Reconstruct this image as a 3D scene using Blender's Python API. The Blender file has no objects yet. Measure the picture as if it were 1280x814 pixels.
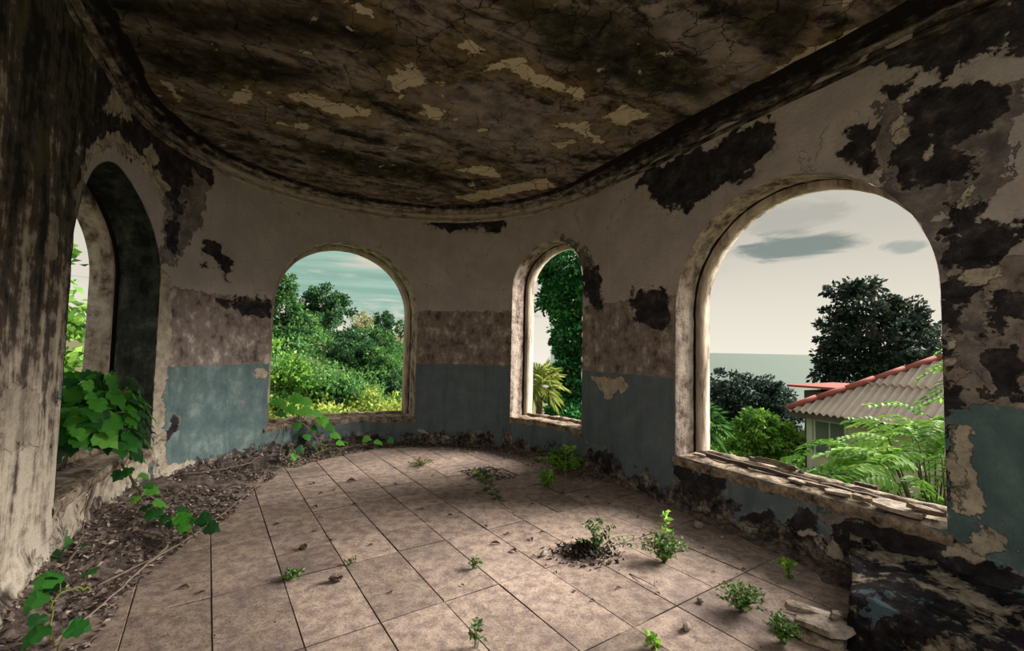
import bpy, bmesh, math, random
import numpy as np
from mathutils import Matrix, Vector

# ---------------------------------------------------------------- camera, sky, sun, exposure
SC = bpy.context.scene
ROOT = SC.collection
EYE = 1.6
PITCH, ROLL = math.radians(2.95), math.radians(1.15)
cam_data = bpy.data.cameras.new('camera')
cam_data.sensor_fit = 'HORIZONTAL'
cam_data.sensor_width = 36.0
cam_data.lens = 36.0 * 560.0 / 1280.0
cam_data.clip_start = 0.05
cam_data.clip_end = 100000
cam = bpy.data.objects.new('camera', cam_data)
ROOT.objects.link(cam)
fwd = Vector((0, math.cos(PITCH), math.sin(PITCH)))
up0 = Vector((0, -math.sin(PITCH), math.cos(PITCH)))
rt0 = Vector((1, 0, 0))
rt = rt0 * math.cos(ROLL) + up0 * math.sin(ROLL)
up = up0 * math.cos(ROLL) - rt0 * math.sin(ROLL)
cam.matrix_world = Matrix(((rt.x, up.x, -fwd.x, 0), (rt.y, up.y, -fwd.y, 0), (rt.z, up.z, -fwd.z, EYE), (0, 0, 0, 1)))
SC.camera = cam
SC.view_settings.view_transform = 'Standard'
SC.view_settings.look = 'None'
SC.view_settings.gamma = 1.0
SC.view_settings.use_curve_mapping = False
SC.view_settings.exposure = 0.76

SUN_STRENGTH = 8.0
SUN_ELEV = 28.0
SUN_ANGLE = 38.0
SKY_STRENGTH = 0.59
MAX_BOUNCES = 8

# ---------------------------------------------------------------- node helper
class NT:
    def __init__(s, tree):
        s.t = tree
        s.n = tree.nodes
        s.l = tree.links
    def new(s, typ, **kw):
        n = s.n.new(typ)
        for k, v in kw.items():
            setattr(n, k, v)
        return n
    def put(s, sock, v):
        if isinstance(v, bpy.types.NodeSocket):
            s.l.new(v, sock)
        elif v is not None:
            if sock.type == 'RGBA' and len(v) == 3:
                v = (*v, 1)
            sock.default_value = v
    def m(s, op, a, b=None, c=None, clamp=False):
        n = s.new('ShaderNodeMath', operation=op, use_clamp=clamp)
        for i, v in enumerate((a, b, c)):
            if v is not None:
                s.put(n.inputs[i], v)
        return n.outputs[0]
    def add(s, *a):
        r = a[0]
        for v in a[1:]:
            r = s.m('ADD', r, v)
        return r
    def mul(s, a, b):
        return s.m('MULTIPLY', a, b)
    def noise(s, vec, scale, detail=4, rough=0.55, dist=0.0, col=False):
        n = s.new('ShaderNodeTexNoise')
        s.put(n.inputs['Vector'], vec)
        n.inputs['Scale'].default_value = scale
        n.inputs['Detail'].default_value = detail
        n.inputs['Roughness'].default_value = rough
        n.inputs['Distortion'].default_value = dist
        return n.outputs['Color' if col else 'Fac']
    def scale(s, vec, sc):
        n = s.new('ShaderNodeVectorMath', operation='MULTIPLY')
        s.put(n.inputs[0], vec)
        n.inputs[1].default_value = sc
        return n.outputs[0]
    def vadd(s, a, b):
        n = s.new('ShaderNodeVectorMath', operation='ADD')
        s.put(n.inputs[0], a)
        s.put(n.inputs[1], b)
        return n.outputs[0]
    def step(s, x, lo, hi):
        n = s.new('ShaderNodeMapRange', interpolation_type='SMOOTHSTEP')
        s.put(n.inputs['Value'], x)
        n.inputs['From Min'].default_value = lo
        n.inputs['From Max'].default_value = hi
        return n.outputs[0]
    def lin(s, x, lo, hi, a=0.0, b=1.0):
        n = s.new('ShaderNodeMapRange')
        s.put(n.inputs['Value'], x)
        for k, v in (('From Min', lo), ('From Max', hi), ('To Min', a), ('To Max', b)):
            n.inputs[k].default_value = v
        return n.outputs[0]
    def mix(s, f, a, b, mode='MIX'):
        n = s.new('ShaderNodeMix', data_type='RGBA', blend_type=mode)
        s.put(n.inputs[0], f)
        s.put(n.inputs[6], a)
        s.put(n.inputs[7], b)
        return n.outputs[2]
    def ramp(s, fac, stops):
        n = s.new('ShaderNodeValToRGB')
        el = n.color_ramp.elements
        while len(el) < len(stops):
            el.new(0.5)
        for e, (p, c) in zip(el, stops):
            e.position = p
            e.color = (*c, 1) if len(c) == 3 else c
        s.put(n.inputs[0], fac)
        return n.outputs[0]
    def attr(s, name):
        n = s.new('ShaderNodeAttribute', attribute_name=name)
        return n.outputs['Fac']
    def uv(s):
        return s.new('ShaderNodeUVMap').outputs[0]
    def pos(s):
        return s.new('ShaderNodeNewGeometry').outputs['Position']
    def island(s):
        return s.new('ShaderNodeNewGeometry').outputs['Random Per Island']
    def objrand(s):
        return s.new('ShaderNodeObjectInfo').outputs['Random']
    def objcoord(s):
        return s.new('ShaderNodeTexCoord').outputs['Object']
    def voro(s, vec, scale, feature='DISTANCE_TO_EDGE'):
        n = s.new('ShaderNodeTexVoronoi', feature=feature)
        s.put(n.inputs['Vector'], vec)
        n.inputs['Scale'].default_value = scale
        return n.outputs['Distance']

def material(name, build, rough=0.9, spec=0.2):
    """build(nt) returns (colour, height or None, bump distance)."""
    mt = bpy.data.materials.new(name)
    mt.use_nodes = True
    nt = NT(mt.node_tree)
    bs = nt.n['Principled BSDF']
    bs.inputs['Roughness'].default_value = rough
    bs.inputs['Specular IOR Level'].default_value = spec
    col, h, dist = build(nt)
    nt.put(bs.inputs['Base Color'], col)
    if h is not None:
        b = nt.new('ShaderNodeBump')
        b.inputs['Strength'].default_value = 1.0
        b.inputs['Distance'].default_value = dist
        nt.put(b.inputs['Height'], h)
        nt.l.new(b.outputs[0], bs.inputs['Normal'])
    return mt

# ---------------------------------------------------------------- room axes
AL = math.radians(27.8)
R = 2.5
AX = np.array([-math.sin(AL), math.cos(AL)])      # along the room, towards the rounded end
NX = np.array([math.cos(AL), math.sin(AL)])       # across the room, towards the right wall
CC = np.array([-1.22, 4.97])                      # centre of the rounded end
S_END = math.pi * R
CEIL = 3.95

def wall_points(s, off=0.0):
    s = np.asarray(s, float)
    r = R + off
    t = np.clip(s / R, 0, math.pi)
    n = -r * np.cos(t)
    a = r * np.sin(t)
    a = a + np.where(s < 0, s, 0) - np.where(s > S_END, s - S_END, 0)
    return CC[0] + n * NX[0] + a * AX[0], CC[1] + n * NX[1] + a * AX[1]

# sun: hazy daylight coming from the sea side through the big right window
d = Vector((NX[0], NX[1], 0)).normalized()
d.rotate(Matrix.Rotation(math.radians(-10), 3, 'Z'))
el = math.radians(SUN_ELEV)
sun_dir = Vector((d.x * math.cos(el), d.y * math.cos(el), math.sin(el)))
sl = bpy.data.lights.new('sun', 'SUN')
sl.energy = SUN_STRENGTH
sl.angle = math.radians(SUN_ANGLE)
sl.color = (1.0, 0.93, 0.83)
sun = bpy.data.objects.new('sun', sl)
ROOT.objects.link(sun)
sun.location = (30, 20, 30)
sun.rotation_euler = sun_dir.to_track_quat('Z', 'Y').to_euler()

def build_world():
    w = bpy.data.worlds.new('sky')
    SC.world = w
    w.use_nodes = True
    nt = NT(w.node_tree)
    bg = nt.n['Background']
    g = nt.new('ShaderNodeTexCoord').outputs['Generated']
    sep = nt.new('ShaderNodeSeparateXYZ')
    nt.l.new(g, sep.inputs[0])
    x, y, z = sep.outputs
    elv = nt.mul(nt.m('ARCSINE', nt.m('MAXIMUM', nt.m('MINIMUM', z, 1.0), -1.0)), 180 / math.pi)
    az = nt.mul(nt.m('ARCTAN2', x, y), 180 / math.pi)
    cv = nt.scale(g, (1, 1, 5.0))
    n1 = nt.noise(cv, 2.2, 6, 0.55, 0.4)
    n2 = nt.noise(cv, 5.5, 6, 0.6, 0.6)
    base = nt.ramp(nt.lin(elv, -2, 70), [(0.0, (0.93, 0.88, 0.76)), (0.10, (0.80, 0.75, 0.64)), (0.21, (0.60, 0.57, 0.49)), (0.33, (0.53, 0.51, 0.45)), (0.6, (0.75, 0.74, 0.70)), (1.0, (1.05, 1.05, 1.03))])
    cloud = nt.mul(nt.step(n1, 0.46, 0.70), nt.step(elv, 5, 13))
    col = nt.mix(nt.mul(cloud, 0.55), base, (0.40, 0.42, 0.39))
    def blob(a0, e0, wa, we, amp, soft=0.9):
        da = nt.m('POWER', nt.m('ABSOLUTE', nt.m('DIVIDE', nt.m('SUBTRACT', az, a0), wa)), 2.0)
        de = nt.m('POWER', nt.m('ABSOLUTE', nt.m('DIVIDE', nt.m('SUBTRACT', elv, e0), we)), 2.0)
        q = nt.m('SUBTRACT', 1.0, nt.add(da, de))
        q = nt.add(q, nt.mul(nt.m('SUBTRACT', n2, 0.5), 4.2))
        return nt.mul(nt.step(q, 0.0, soft), amp)
    # the teal cloud bank over the hills and the small dark clouds over the sea
    bank = blob(-19, 7.6, 26, 5.4, 0.92, 0.8)
    streak = nt.lin(nt.noise(nt.scale(g, (1, 1, 22)), 3.0, 4), 0.35, 0.65, 0.0, 1.0)
    col = nt.mix(bank, col, nt.mix(streak, (0.22, 0.42, 0.34), (0.36, 0.56, 0.47)))
    col = nt.mix(blob(32.5, 11.7, 6.2, 1.8, 0.9), col, (0.20, 0.25, 0.235))
    col = nt.mix(blob(41.2, 10.4, 2.0, 0.8, 0.6), col, (0.25, 0.33, 0.30))
    col = nt.mix(blob(31.0, 14.8, 7.0, 2.2, 0.6), col, (0.40, 0.39, 0.36))
    nt.put(bg.inputs['Color'], col)
    bg.inputs['Strength'].default_value = SKY_STRENGTH
build_world()

# ---------------------------------------------------------------- mesh helpers
rng = np.random.default_rng(7)
random.seed(7)

def mesh_arrays(name, verts, faces_list):
    """faces_list: list of int arrays (k, n) with n = 3 or 4 corners."""
    me = bpy.data.meshes.new(name)
    verts = np.asarray(verts, np.float32)
    loops = np.concatenate([np.asarray(f, np.int32).ravel() for f in faces_list if len(f)])
    tot = np.concatenate([np.full(len(f), np.asarray(f).shape[1], np.int32) for f in faces_list if len(f)])
    start = np.concatenate(([0], np.cumsum(tot)[:-1])).astype(np.int32)
    me.vertices.add(len(verts))
    me.vertices.foreach_set('co', verts.ravel())
    me.loops.add(len(loops))
    me.loops.foreach_set('vertex_index', loops)
    me.polygons.add(len(tot))
    me.polygons.foreach_set('loop_start', start)
    me.polygons.foreach_set('loop_total', tot)
    me.update(calc_edges=True)
    return me

def smooth(me, on=True):
    me.polygons.foreach_set('use_smooth', np.full(len(me.polygons), on))
    return me

def link(name, me, mat=None, parent=None, loc=None, kind=None):
    o = bpy.data.objects.new(name, me)
    ROOT.objects.link(o)
    if mat is not None and len(me.materials) == 0:
        me.materials.append(mat)
    if parent is not None:
        o.parent = parent
    if loc is not None:
        o.location = loc
    if kind:
        o['kind'] = kind
    return o

def thing(name, label, cat, loc=(0, 0, 0), group=None):
    o = bpy.data.objects.new(name, None)
    ROOT.objects.link(o)
    o.empty_display_size = 0.1
    o.location = loc
    return tag(o, label, cat, group)

def tag(o, label, cat, group=None):
    o['label'] = label
    o['category'] = cat
    if group:
        o['group'] = group
    return o

class MB:
    def __init__(s):
        s.v = []
        s.f = []
        s.n = 0
    def add(s, verts, faces):
        verts = [tuple(map(float, p)) for p in verts]
        s.f += [tuple(i + s.n for i in f) for f in faces]
        s.v += verts
        s.n += len(verts)
        return s
    def box(s, c, size, rot=None, jitter=0.0):
        hx, hy, hz = [q / 2 for q in size]
        vs = [Vector((x * hx, y * hy, z * hz)) for z in (-1, 1) for y in (-1, 1) for x in (-1, 1)]
        if jitter:
            vs = [v + Vector([random.uniform(-jitter, jitter) for _ in range(3)]) for v in vs]
        if rot is not None:
            vs = [rot @ v for v in vs]
        vs = [v + Vector(c) for v in vs]
        return s.add(vs, [(0, 2, 3, 1), (4, 5, 7, 6), (0, 1, 5, 4), (2, 6, 7, 3), (0, 4, 6, 2), (1, 3, 7, 5)])
    def tube(s, pts, r0, r1=None, sides=6, cap=True):
        r1 = r0 if r1 is None else r1
        pts = [Vector(p) for p in pts]
        vs = []
        n = len(pts)
        ref = Vector((0.31, 0.17, 0.93)).normalized()
        for i, p in enumerate(pts):
            t = (pts[min(i + 1, n - 1)] - pts[max(i - 1, 0)]).normalized()
            a = t.cross(ref)
            if a.length < 0.05:
                a = t.cross(Vector((1, 0, 0)))
            a.normalize()
            b = t.cross(a)
            r = r0 + (r1 - r0) * i / max(1, n - 1)
            for k in range(sides):
                q = 2 * math.pi * k / sides
                vs.append(p + a * (r * math.cos(q)) + b * (r * math.sin(q)))
        fs = []
        for i in range(n - 1):
            for k in range(sides):
                k2 = (k + 1) % sides
                fs.append((i * sides + k, i * sides + k2, (i + 1) * sides + k2, (i + 1) * sides + k))
        if cap:
            fs.append(tuple(range(sides))[::-1])
            fs.append(tuple(range((n - 1) * sides, n * sides)))
        return s.add(vs, fs)
    def mesh(s, name, sm=False):
        me = bpy.data.meshes.new(name)
        me.from_pydata(s.v, [], s.f)
        me.update()
        if sm:
            smooth(me)
        return me
    def obj(s, name, mat, parent=None, loc=None, sm=False, kind=None):
        return link(name, s.mesh(name, sm), mat, parent, loc, kind)

def curve_pts(ctrl, n=24, wob=0.0, r=None):
    """Catmull-Rom through control points."""
    P = [np.array(p, float) for p in ctrl]
    P = [2 * P[0] - P[1]] + P + [2 * P[-1] - P[-2]]
    out = []
    seg = len(P) - 3
    for i in range(n + 1):
        t = i / n * seg
        k = min(int(t), seg - 1)
        u = t - k
        a, b, c, e = P[k:k + 4]
        q = 0.5 * (2 * b + (c - a) * u + (2 * a - 5 * b + 4 * c - e) * u * u + (3 * b - a - 3 * c + e) * u ** 3)
        if wob and 0 < i < n:
            q = q + (r or rng).normal(0, wob, 3)
        out.append(q)
    return out

def vnoise(x, y, seed=0):
    """smooth value noise, numpy, about -1..1"""
    x = np.asarray(x, float)
    y = np.asarray(y, float)
    xi = np.floor(x).astype(np.int64)
    yi = np.floor(y).astype(np.int64)
    fx = x - xi
    fy = y - yi
    fx = fx * fx * (3 - 2 * fx)
    fy = fy * fy * (3 - 2 * fy)
    def h(a, b):
        q = (a * 374761393 + b * 668265263 + seed * 982451653) & 0x7fffffff
        q = (q ^ (q >> 13)) * 1274126177 & 0x7fffffff
        return ((q ^ (q >> 16)) & 0xffff) / 32767.5 - 1
    return (h(xi, yi) * (1 - fx) + h(xi + 1, yi) * fx) * (1 - fy) + (h(xi, yi + 1) * (1 - fx) + h(xi + 1, yi + 1) * fx) * fy

def poly_sdf(px, py, poly):
    """signed distance, positive inside"""
    P = np.array(poly, float)
    dmin = np.full(px.shape, 1e9)
    inside = np.zeros(px.shape, bool)
    for i in range(len(P)):
        a = P[i]
        b = P[(i + 1) % len(P)]
        e = b - a
        wx = px - a[0]
        wy = py - a[1]
        t = np.clip((wx * e[0] + wy * e[1]) / max(1e-9, e @ e), 0, 1)
        dmin = np.minimum(dmin, (wx - e[0] * t) ** 2 + (wy - e[1] * t) ** 2)
        c = (a[1] > py) != (b[1] > py)
        with np.errstate(divide='ignore', invalid='ignore'):
            xc = a[0] + (py - a[1]) * e[0] / (e[1] if abs(e[1]) > 1e-9 else 1e-9)
        inside ^= c & (px < xc)
    return np.where(inside, 1, -1) * np.sqrt(dmin)

def masks_sdf(px, py, polys):
    r = np.full(px.shape, -0.6)
    for p in polys:
        r = np.maximum(r, poly_sdf(px, py, p))
    return np.clip(r, -0.6, 0.6)

def float_attr(me, name, vals):
    at = me.attributes.new(name, 'FLOAT', 'POINT')
    at.data.foreach_set('value', np.asarray(vals, np.float32))

def set_uv(me, u, v):
    uvl = me.uv_layers.new(name='UVMap')
    idx = np.empty(len(me.loops), np.int32)
    me.loops.foreach_get('vertex_index', idx)
    uvl.data.foreach_set('uv', np.stack([u[idx], v[idx]], 1).astype(np.float32).ravel())
# ---------------------------------------------------------------- where paint and plaster have come off: (arc length, height) on the walls, (x, y) on the ceiling
WALL_DARK=[
[(-0.85,3.25),(-0.1,3.5),(0.9,3.62),(1.5,3.6),(1.55,3.95),(-0.9,3.95)],
[(0.95,2.9),(1.25,3.2),(1.15,2.6),(0.98,2.6)],
[(11.2,3.75),(11.5,3.5),(12.4,3.3),(13.2,3.4),(13.2,3.8)],
[(-0.5,0.05),(-0.35,0.4),(-0.1,0.42),(0.0,0.1)],
[(8.90,3.60),(9.06,3.70),(10.46,3.65),(10.50,3.35),(10.23,3.26),(10.02,3.20),(9.62,3.08),(9.28,3.21),(9.10,3.35)],
[(11.30,3.51),(11.51,3.38),(11.64,3.41),(11.73,3.27),(11.89,3.20),(11.75,2.87),(11.62,2.69),(11.47,2.70),(11.34,2.81),(11.33,3.02),(11.39,3.14),(11.46,3.20),(11.40,3.37)],
[(11.04,3.31),(11.25,3.23),(11.22,2.93),(11.01,3.09)],
[(11.65,2.56),(11.77,2.54),(11.89,2.40),(11.88,2.20),(11.80,2.08),(11.67,2.08),(11.63,2.29)],
[(11.83,1.96),(11.94,1.95),(11.93,1.82),(11.89,1.83),(11.87,1.73),(11.76,1.73),(11.80,1.87)],
[(11.79,1.64),(11.92,1.68),(11.92,1.41),(11.80,1.36)],
[(11.11,0.53),(11.27,0.51),(11.58,0.50),(11.90,0.39),(11.89,-0.02),(11.02,-0.53),(11.00,0.02),(10.92,0.07),(10.98,0.26)],
[(10.60,0.22),(10.75,0.37),(10.92,0.19),(11.02,-0.01),(10.81,-0.04)],
[(9.45,0.44),(10.01,0.48),(9.97,0.12),(9.50,0.08)],
[(10.25,0.14),(10.46,0.28),(10.63,0.02),(10.32,0.01)],
[(4.68,3.96),(5.79,3.97),(6.20,3.74),(6.20,3.48),(5.95,3.46),(5.80,3.60),(5.25,3.58),(4.91,3.67)],
[(-0.89,3.23),(-0.06,3.56),(0.76,3.89),(1.59,3.87),(1.57,3.54),(1.31,3.56),(1.15,3.18),(0.87,3.13),(0.60,3.36),(0.01,3.27),(-0.70,3.03)],
[(1.57,2.83),(1.77,2.80),(1.96,2.56),(1.92,2.45),(1.67,2.61),(1.53,2.57)],
[(7.78,2.89),(8.18,2.58),(8.22,2.15),(7.93,2.23),(7.75,2.58)],
[(8.78,2.30),(9.28,2.30),(9.35,1.94),(9.10,1.86),(8.78,2.02)],
[(1.67,2.11),(2.51,2.20),(2.54,1.95),(2.11,1.99)],
[(11.60,2.35),(11.66,2.13),(11.63,0.85),(11.57,0.64)],
[(7.97,0.30),(8.52,0.36),(8.45,0.11),(8.06,0.03)],
[(0.83,0.52),(1.05,0.14),(1.08,0.34),(0.94,0.66)],
[(5.54,0.15),(6.05,0.19),(5.89,0.03),(5.55,0.01)],
[(3.52,0.17),(4.19,0.15),(4.25,0.01),(3.56,0.04)],
[(1.30,0.82),(1.23,0.70),(1.10,0.59),(1.21,0.51),(1.34,0.63)],
]
WALL_PALE=[ # EXTRA
[(-0.86,0.02),(-0.86,0.52),(-0.2,0.46),(0.3,0.46),(0.92,0.48),(0.95,0.05)],
[(0.88,1.35),(0.88,2.25),(1.04,2.2),(1.02,1.3)],
[(0.90,0.3),(0.90,1.3),(1.08,1.2),(1.12,0.35)],
[(0.55,3.45),(0.72,3.35),(0.80,3.5),(0.66,3.62)],
[(-0.12,3.87),(0.20,3.99),(0.26,3.62),(-0.05,3.55),(-0.40,3.42)],
[(-0.71,2.92),(-0.29,3.16),(0.29,3.31),(0.69,3.19),(0.90,3.09),(1.00,3.26),(0.81,3.36),(0.36,3.40),(-0.02,3.40),(-0.55,3.10)],
[(-0.79,2.30),(-0.89,2.61),(-0.77,2.88),(-0.57,3.01),(-0.69,2.82),(-0.75,2.60)],
[(0.85,2.40),(1.09,2.27),(1.14,1.66),(1.09,0.98),(1.22,0.09),(0.96,0.09),(0.95,0.83)],
[(1.03,0.27),(1.66,0.20),(1.95,-0.01),(1.81,-0.12),(1.07,-0.20)],
[(-1.25,2.40),(-1.07,2.40),(-1.03,2.09),(-1.19,2.07)],
[(-1.64,1.35),(-1.19,1.28),(-1.16,0.94),(-1.59,1.02)],
[(-0.09,0.20),(0.31,0.35),(0.86,0.12),(0.51,-0.15),(-0.30,-0.03)],
[(8.00,1.24),(8.65,1.30),(8.79,1.19),(8.45,1.07),(8.36,0.93),(8.17,1.11)],
[(4.88,0.23),(5.34,0.14),(5.35,0.00),(5.08,0.05)],
[(2.35,1.29),(2.54,1.24),(2.53,1.04),(2.38,1.14)],
[(11.56,0.39),(11.74,0.62),(11.89,0.52),(11.70,0.38)],
[(11.24,-0.14),(11.50,0.14),(11.61,0.03),(11.39,-0.20)],
[(11.68,0.09),(11.78,0.23),(11.83,0.10),(11.64,-0.03)],
[(11.67,2.16),(11.85,2.15),(11.85,2.07),(11.67,2.08)],
[(11.69,2.61),(11.74,2.62),(11.73,2.52),(11.67,2.55)],
[(11.33,3.22),(11.41,3.25),(11.44,3.10),(11.37,3.04)],
[(11.52,3.01),(11.56,3.07),(11.60,2.97),(11.53,2.89)],
[(10.63,0.20),(10.87,0.26),(11.03,0.12),(10.92,0.13)],
[(9.60,-0.00),(10.01,0.13),(10.43,0.05),(9.97,-0.05)],
[(11.60,1.23),(11.71,1.20),(11.73,0.69),(11.60,0.65)],
]
WALL_GREY=[
[(0.9,2.4),(1.2,2.6),(1.5,3.0),(1.55,3.5),(0.7,3.4),(1.0,3.0)],
[(9.60,0.31),(9.79,0.56),(9.60,0.63)],
[(11.60,2.04),(11.81,1.92),(11.78,1.35),(11.64,1.29),(11.59,1.63)],
[(11.26,3.41),(11.97,3.20),(11.86,2.58),(11.65,2.54),(11.49,2.48),(11.32,2.75),(11.23,3.01)],
[(0.89,3.18),(1.21,3.15),(1.09,2.45),(0.90,2.67)],
[(7.15,3.38),(8.01,2.87),(7.93,2.12),(7.69,2.81)],
[(10.76,0.62),(11.13,0.49),(11.18,0.24),(10.87,0.35)],
[(-0.73,3.19),(0.75,3.97),(1.56,3.81),(1.58,3.42),(1.04,3.05),(0.60,3.36),(-0.20,3.22)],
[(11.58,2.98),(11.66,2.23),(11.62,1.34),(11.55,1.33),(11.54,1.94),(11.44,2.43),(11.22,2.86)],
]
CEIL_PALE=[
[(-2.32,4.08),(-2.06,4.08),(-1.76,4.23),(-1.43,4.33),(-1.52,4.52),(-1.85,4.45),(-2.14,4.23)],
[(-1.12,3.81),(-0.86,3.58),(-0.76,3.80),(-0.58,3.85),(-0.95,3.97),(-1.11,4.14)],
[(-0.50,3.37),(-0.36,3.33),(-0.23,3.40),(-0.35,3.53)],
[(-0.32,3.70),(-0.16,3.47),(-0.01,3.47),(0.17,3.71),(0.61,3.93),(0.62,4.09),(0.03,3.77),(-0.10,3.61)],
[(-1.05,4.27),(-0.86,4.22),(-0.65,4.36),(-0.83,4.53)],
[(0.37,4.56),(0.72,4.47),(0.98,4.97)],
[(0.87,4.43),(1.00,4.17),(1.40,4.36),(1.15,4.61)],
[(-0.84,5.79),(-0.37,5.69),(-0.07,6.14)],
[(-0.99,6.92),(0.45,6.02),(0.54,6.38),(-0.68,7.10)],
[(-3.21,3.82),(-3.13,4.05),(-3.29,4.27)],
[(2.25,3.26),(2.48,3.05),(2.77,3.01),(2.53,3.29),(2.36,3.64),(2.16,3.62)],
[(-2.69,4.12),(-2.49,4.04),(-2.60,4.20),(-2.77,4.27)],
[(-1.19,2.94),(-1.16,3.01),(-1.04,3.08),(-1.08,2.93)],
[(-2.52,4.68),(-2.22,4.67),(-2.33,4.81)],
[(0.42,5.02),(0.67,4.85),(0.73,5.00),(0.52,5.14)],
]
CEIL_GREY=[
[(0.63,2.89),(1.15,2.88),(2.09,3.45),(2.03,3.87),(1.58,3.56),(1.01,3.17)],
[(-0.61,3.83),(0.42,4.18),(1.53,4.78),(0.55,5.45),(-0.75,4.87),(-1.21,3.97),(-0.98,3.62)],
[(1.99,3.68),(2.71,2.94),(2.84,2.77),(2.77,2.98),(1.86,3.99)],
[(-3.16,3.85),(-2.55,4.02),(-1.66,5.55),(-2.97,5.17)],
]
CEIL_DARK=[
[(-0.04,2.98),(0.63,3.03),(1.81,3.87),(1.78,4.13),(1.10,3.89),(0.35,3.57)],
[(1.29,2.87),(1.92,2.86),(2.17,3.32),(1.98,3.42)],
[(-3.16,3.30),(-2.21,3.46),(-1.61,3.86),(-2.33,4.01),(-3.07,3.74)],
[(-2.75,4.77),(-0.92,6.04),(-0.99,6.50),(-2.49,5.59)],
[(-3.03,2.98),(-1.35,2.94),(-0.80,3.41),(-2.16,3.36)],
]

# ---------------------------------------------------------------- materials of the room
def wall_build(nt):
    uv = nt.uv()
    sep = nt.new('ShaderNodeSeparateXYZ')
    nt.l.new(uv, sep.inputs[0])
    s_, z_, _ = sep.outputs
    n1 = nt.noise(uv, 2.3, 8, 0.62)
    n2 = nt.noise(uv, 9.0, 6, 0.6)
    n3 = nt.noise(uv, 45.0, 4, 0.6)
    n4 = nt.noise(nt.vadd(uv, (13.7, 4.1, 0)), 4.2, 8, 0.65, 0.4)
    st = nt.noise(nt.scale(uv, (9.0, 0.9, 1)), 1.0, 6, 0.65)          # vertical runs
    e = nt.add(nt.mul(nt.m('SUBTRACT', n4, 0.5), 0.55), nt.mul(nt.m('SUBTRACT', n2, 0.5), 0.22), nt.mul(nt.m('SUBTRACT', n3, 0.5), 0.05))
    dark = nt.step(nt.add(nt.attr('dark'), e), -0.005, 0.02)
    pale = nt.step(nt.add(nt.attr('pale'), nt.mul(e, 0.5)), -0.004, 0.008)
    grey = nt.step(nt.add(nt.attr('grey'), e), -0.004, 0.012)
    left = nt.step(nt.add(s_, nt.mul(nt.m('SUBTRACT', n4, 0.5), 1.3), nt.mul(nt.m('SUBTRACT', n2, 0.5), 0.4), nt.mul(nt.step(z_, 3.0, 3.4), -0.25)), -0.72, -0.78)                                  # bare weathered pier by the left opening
    # paint
    paint = nt.mix(nt.step(n1, 0.35, 0.7), (0.455, 0.405, 0.40), (0.565, 0.51, 0.495))
    paint = nt.mix(nt.mul(nt.step(st, 0.5, 0.75), 0.25), paint, (0.25, 0.22, 0.21))
    paint = nt.mix(nt.mul(nt.step(n2, 0.62, 0.72), 0.3), paint, (0.27, 0.24, 0.22))
    cracks = nt.step(nt.voro(nt.vadd(uv, nt.scale(nt.noise(uv, 3.0, 5, 0.6, 0, True), (0.5, 0.5, 0))), 1.7), 0.010, 0.002)
    paint = nt.mix(nt.mul(nt.mul(cracks, nt.step(n1, 0.5, 0.58)), 0.5), paint, (0.12, 0.10, 0.095))
    pits = nt.step(nt.noise(nt.vadd(uv, (1, 7, 0)), 17.0, 5, 0.6), 0.70, 0.72)
    paint = nt.mix(nt.mul(pits, 0.8), paint, (0.09, 0.075, 0.07))
    paint = nt.mix(nt.lin(n3, 0.3, 0.7, 0.0, 0.28), paint, (0.22, 0.19, 0.185))
    # middle band, old layers of distemper
    bn = nt.noise(nt.scale(uv, (1.0, 0.7, 1)), 6.5, 8, 0.7)
    band = nt.ramp(bn, [(0.36, (0.085, 0.07, 0.068)), (0.45, (0.22, 0.18, 0.165)), (0.55, (0.30, 0.25, 0.225)), (0.62, (0.52, 0.46, 0.42))])
    # blue dado
    bl = nt.m('SUBTRACT', nt.noise(nt.scale(uv, (1.6, 1.2, 1)), 3.4, 9, 0.68), nt.mul(nt.step(s_, 2.2, 4.0), 0.10))
    blue = nt.ramp(bl, [(0.36, (0.105, 0.165, 0.18)), (0.52, (0.155, 0.225, 0.23)), (0.66, (0.26, 0.335, 0.325))])
    blue = nt.mix(nt.mul(nt.mul(nt.step(s_, 2.0, 4.5), nt.step(s_, 11.6, 11.3)), 0.7), blue, nt.mix(bl, (0.10, 0.12, 0.15), (0.23, 0.27, 0.31)))
    blue = nt.mix(nt.mul(nt.step(st, 0.48, 0.7), 0.5), blue, (0.07, 0.10, 0.115))
    chip = nt.step(nt.add(nt.mul(nt.noise(nt.vadd(uv, (3, 9, 0)), 7.0, 8, 0.62), 1.0)), 0.665, 0.68)
    plaster = nt.ramp(nt.noise(uv, 11, 8, 0.7), [(0.3, (0.13, 0.105, 0.09)), (0.5, (0.29, 0.235, 0.20)), (0.68, (0.47, 0.40, 0.335))])
    band_f = nt.step(nt.add(z_, nt.mul(nt.m('SUBTRACT', n2, 0.5), 0.16), nt.mul(nt.m('SUBTRACT', n3, 0.5), 0.05)), 2.205, 2.19)
    blue_f = nt.step(nt.add(z_, nt.mul(nt.m('SUBTRACT', n2, 0.5), 0.05)), 1.33, 1.315)
    col = nt.mix(band_f, paint, band)
    blue_f2 = nt.mul(blue_f, nt.m('SUBTRACT', 1.0, chip))
    col = nt.mix(blue_f2, col, blue)
    col = nt.mix(nt.mul(blue_f, chip), col, plaster)
    col = nt.mix(grey, col, nt.ramp(nt.noise(uv, 5, 8, 0.65), [(0.38, (0.115, 0.10, 0.105)), (0.52, (0.20, 0.175, 0.175)), (0.64, (0.30, 0.265, 0.25))]))
    rim = nt.mul(nt.step(nt.add(nt.attr('dark'), e), -0.055, -0.012), nt.step(n2, 0.47, 0.56))
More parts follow.
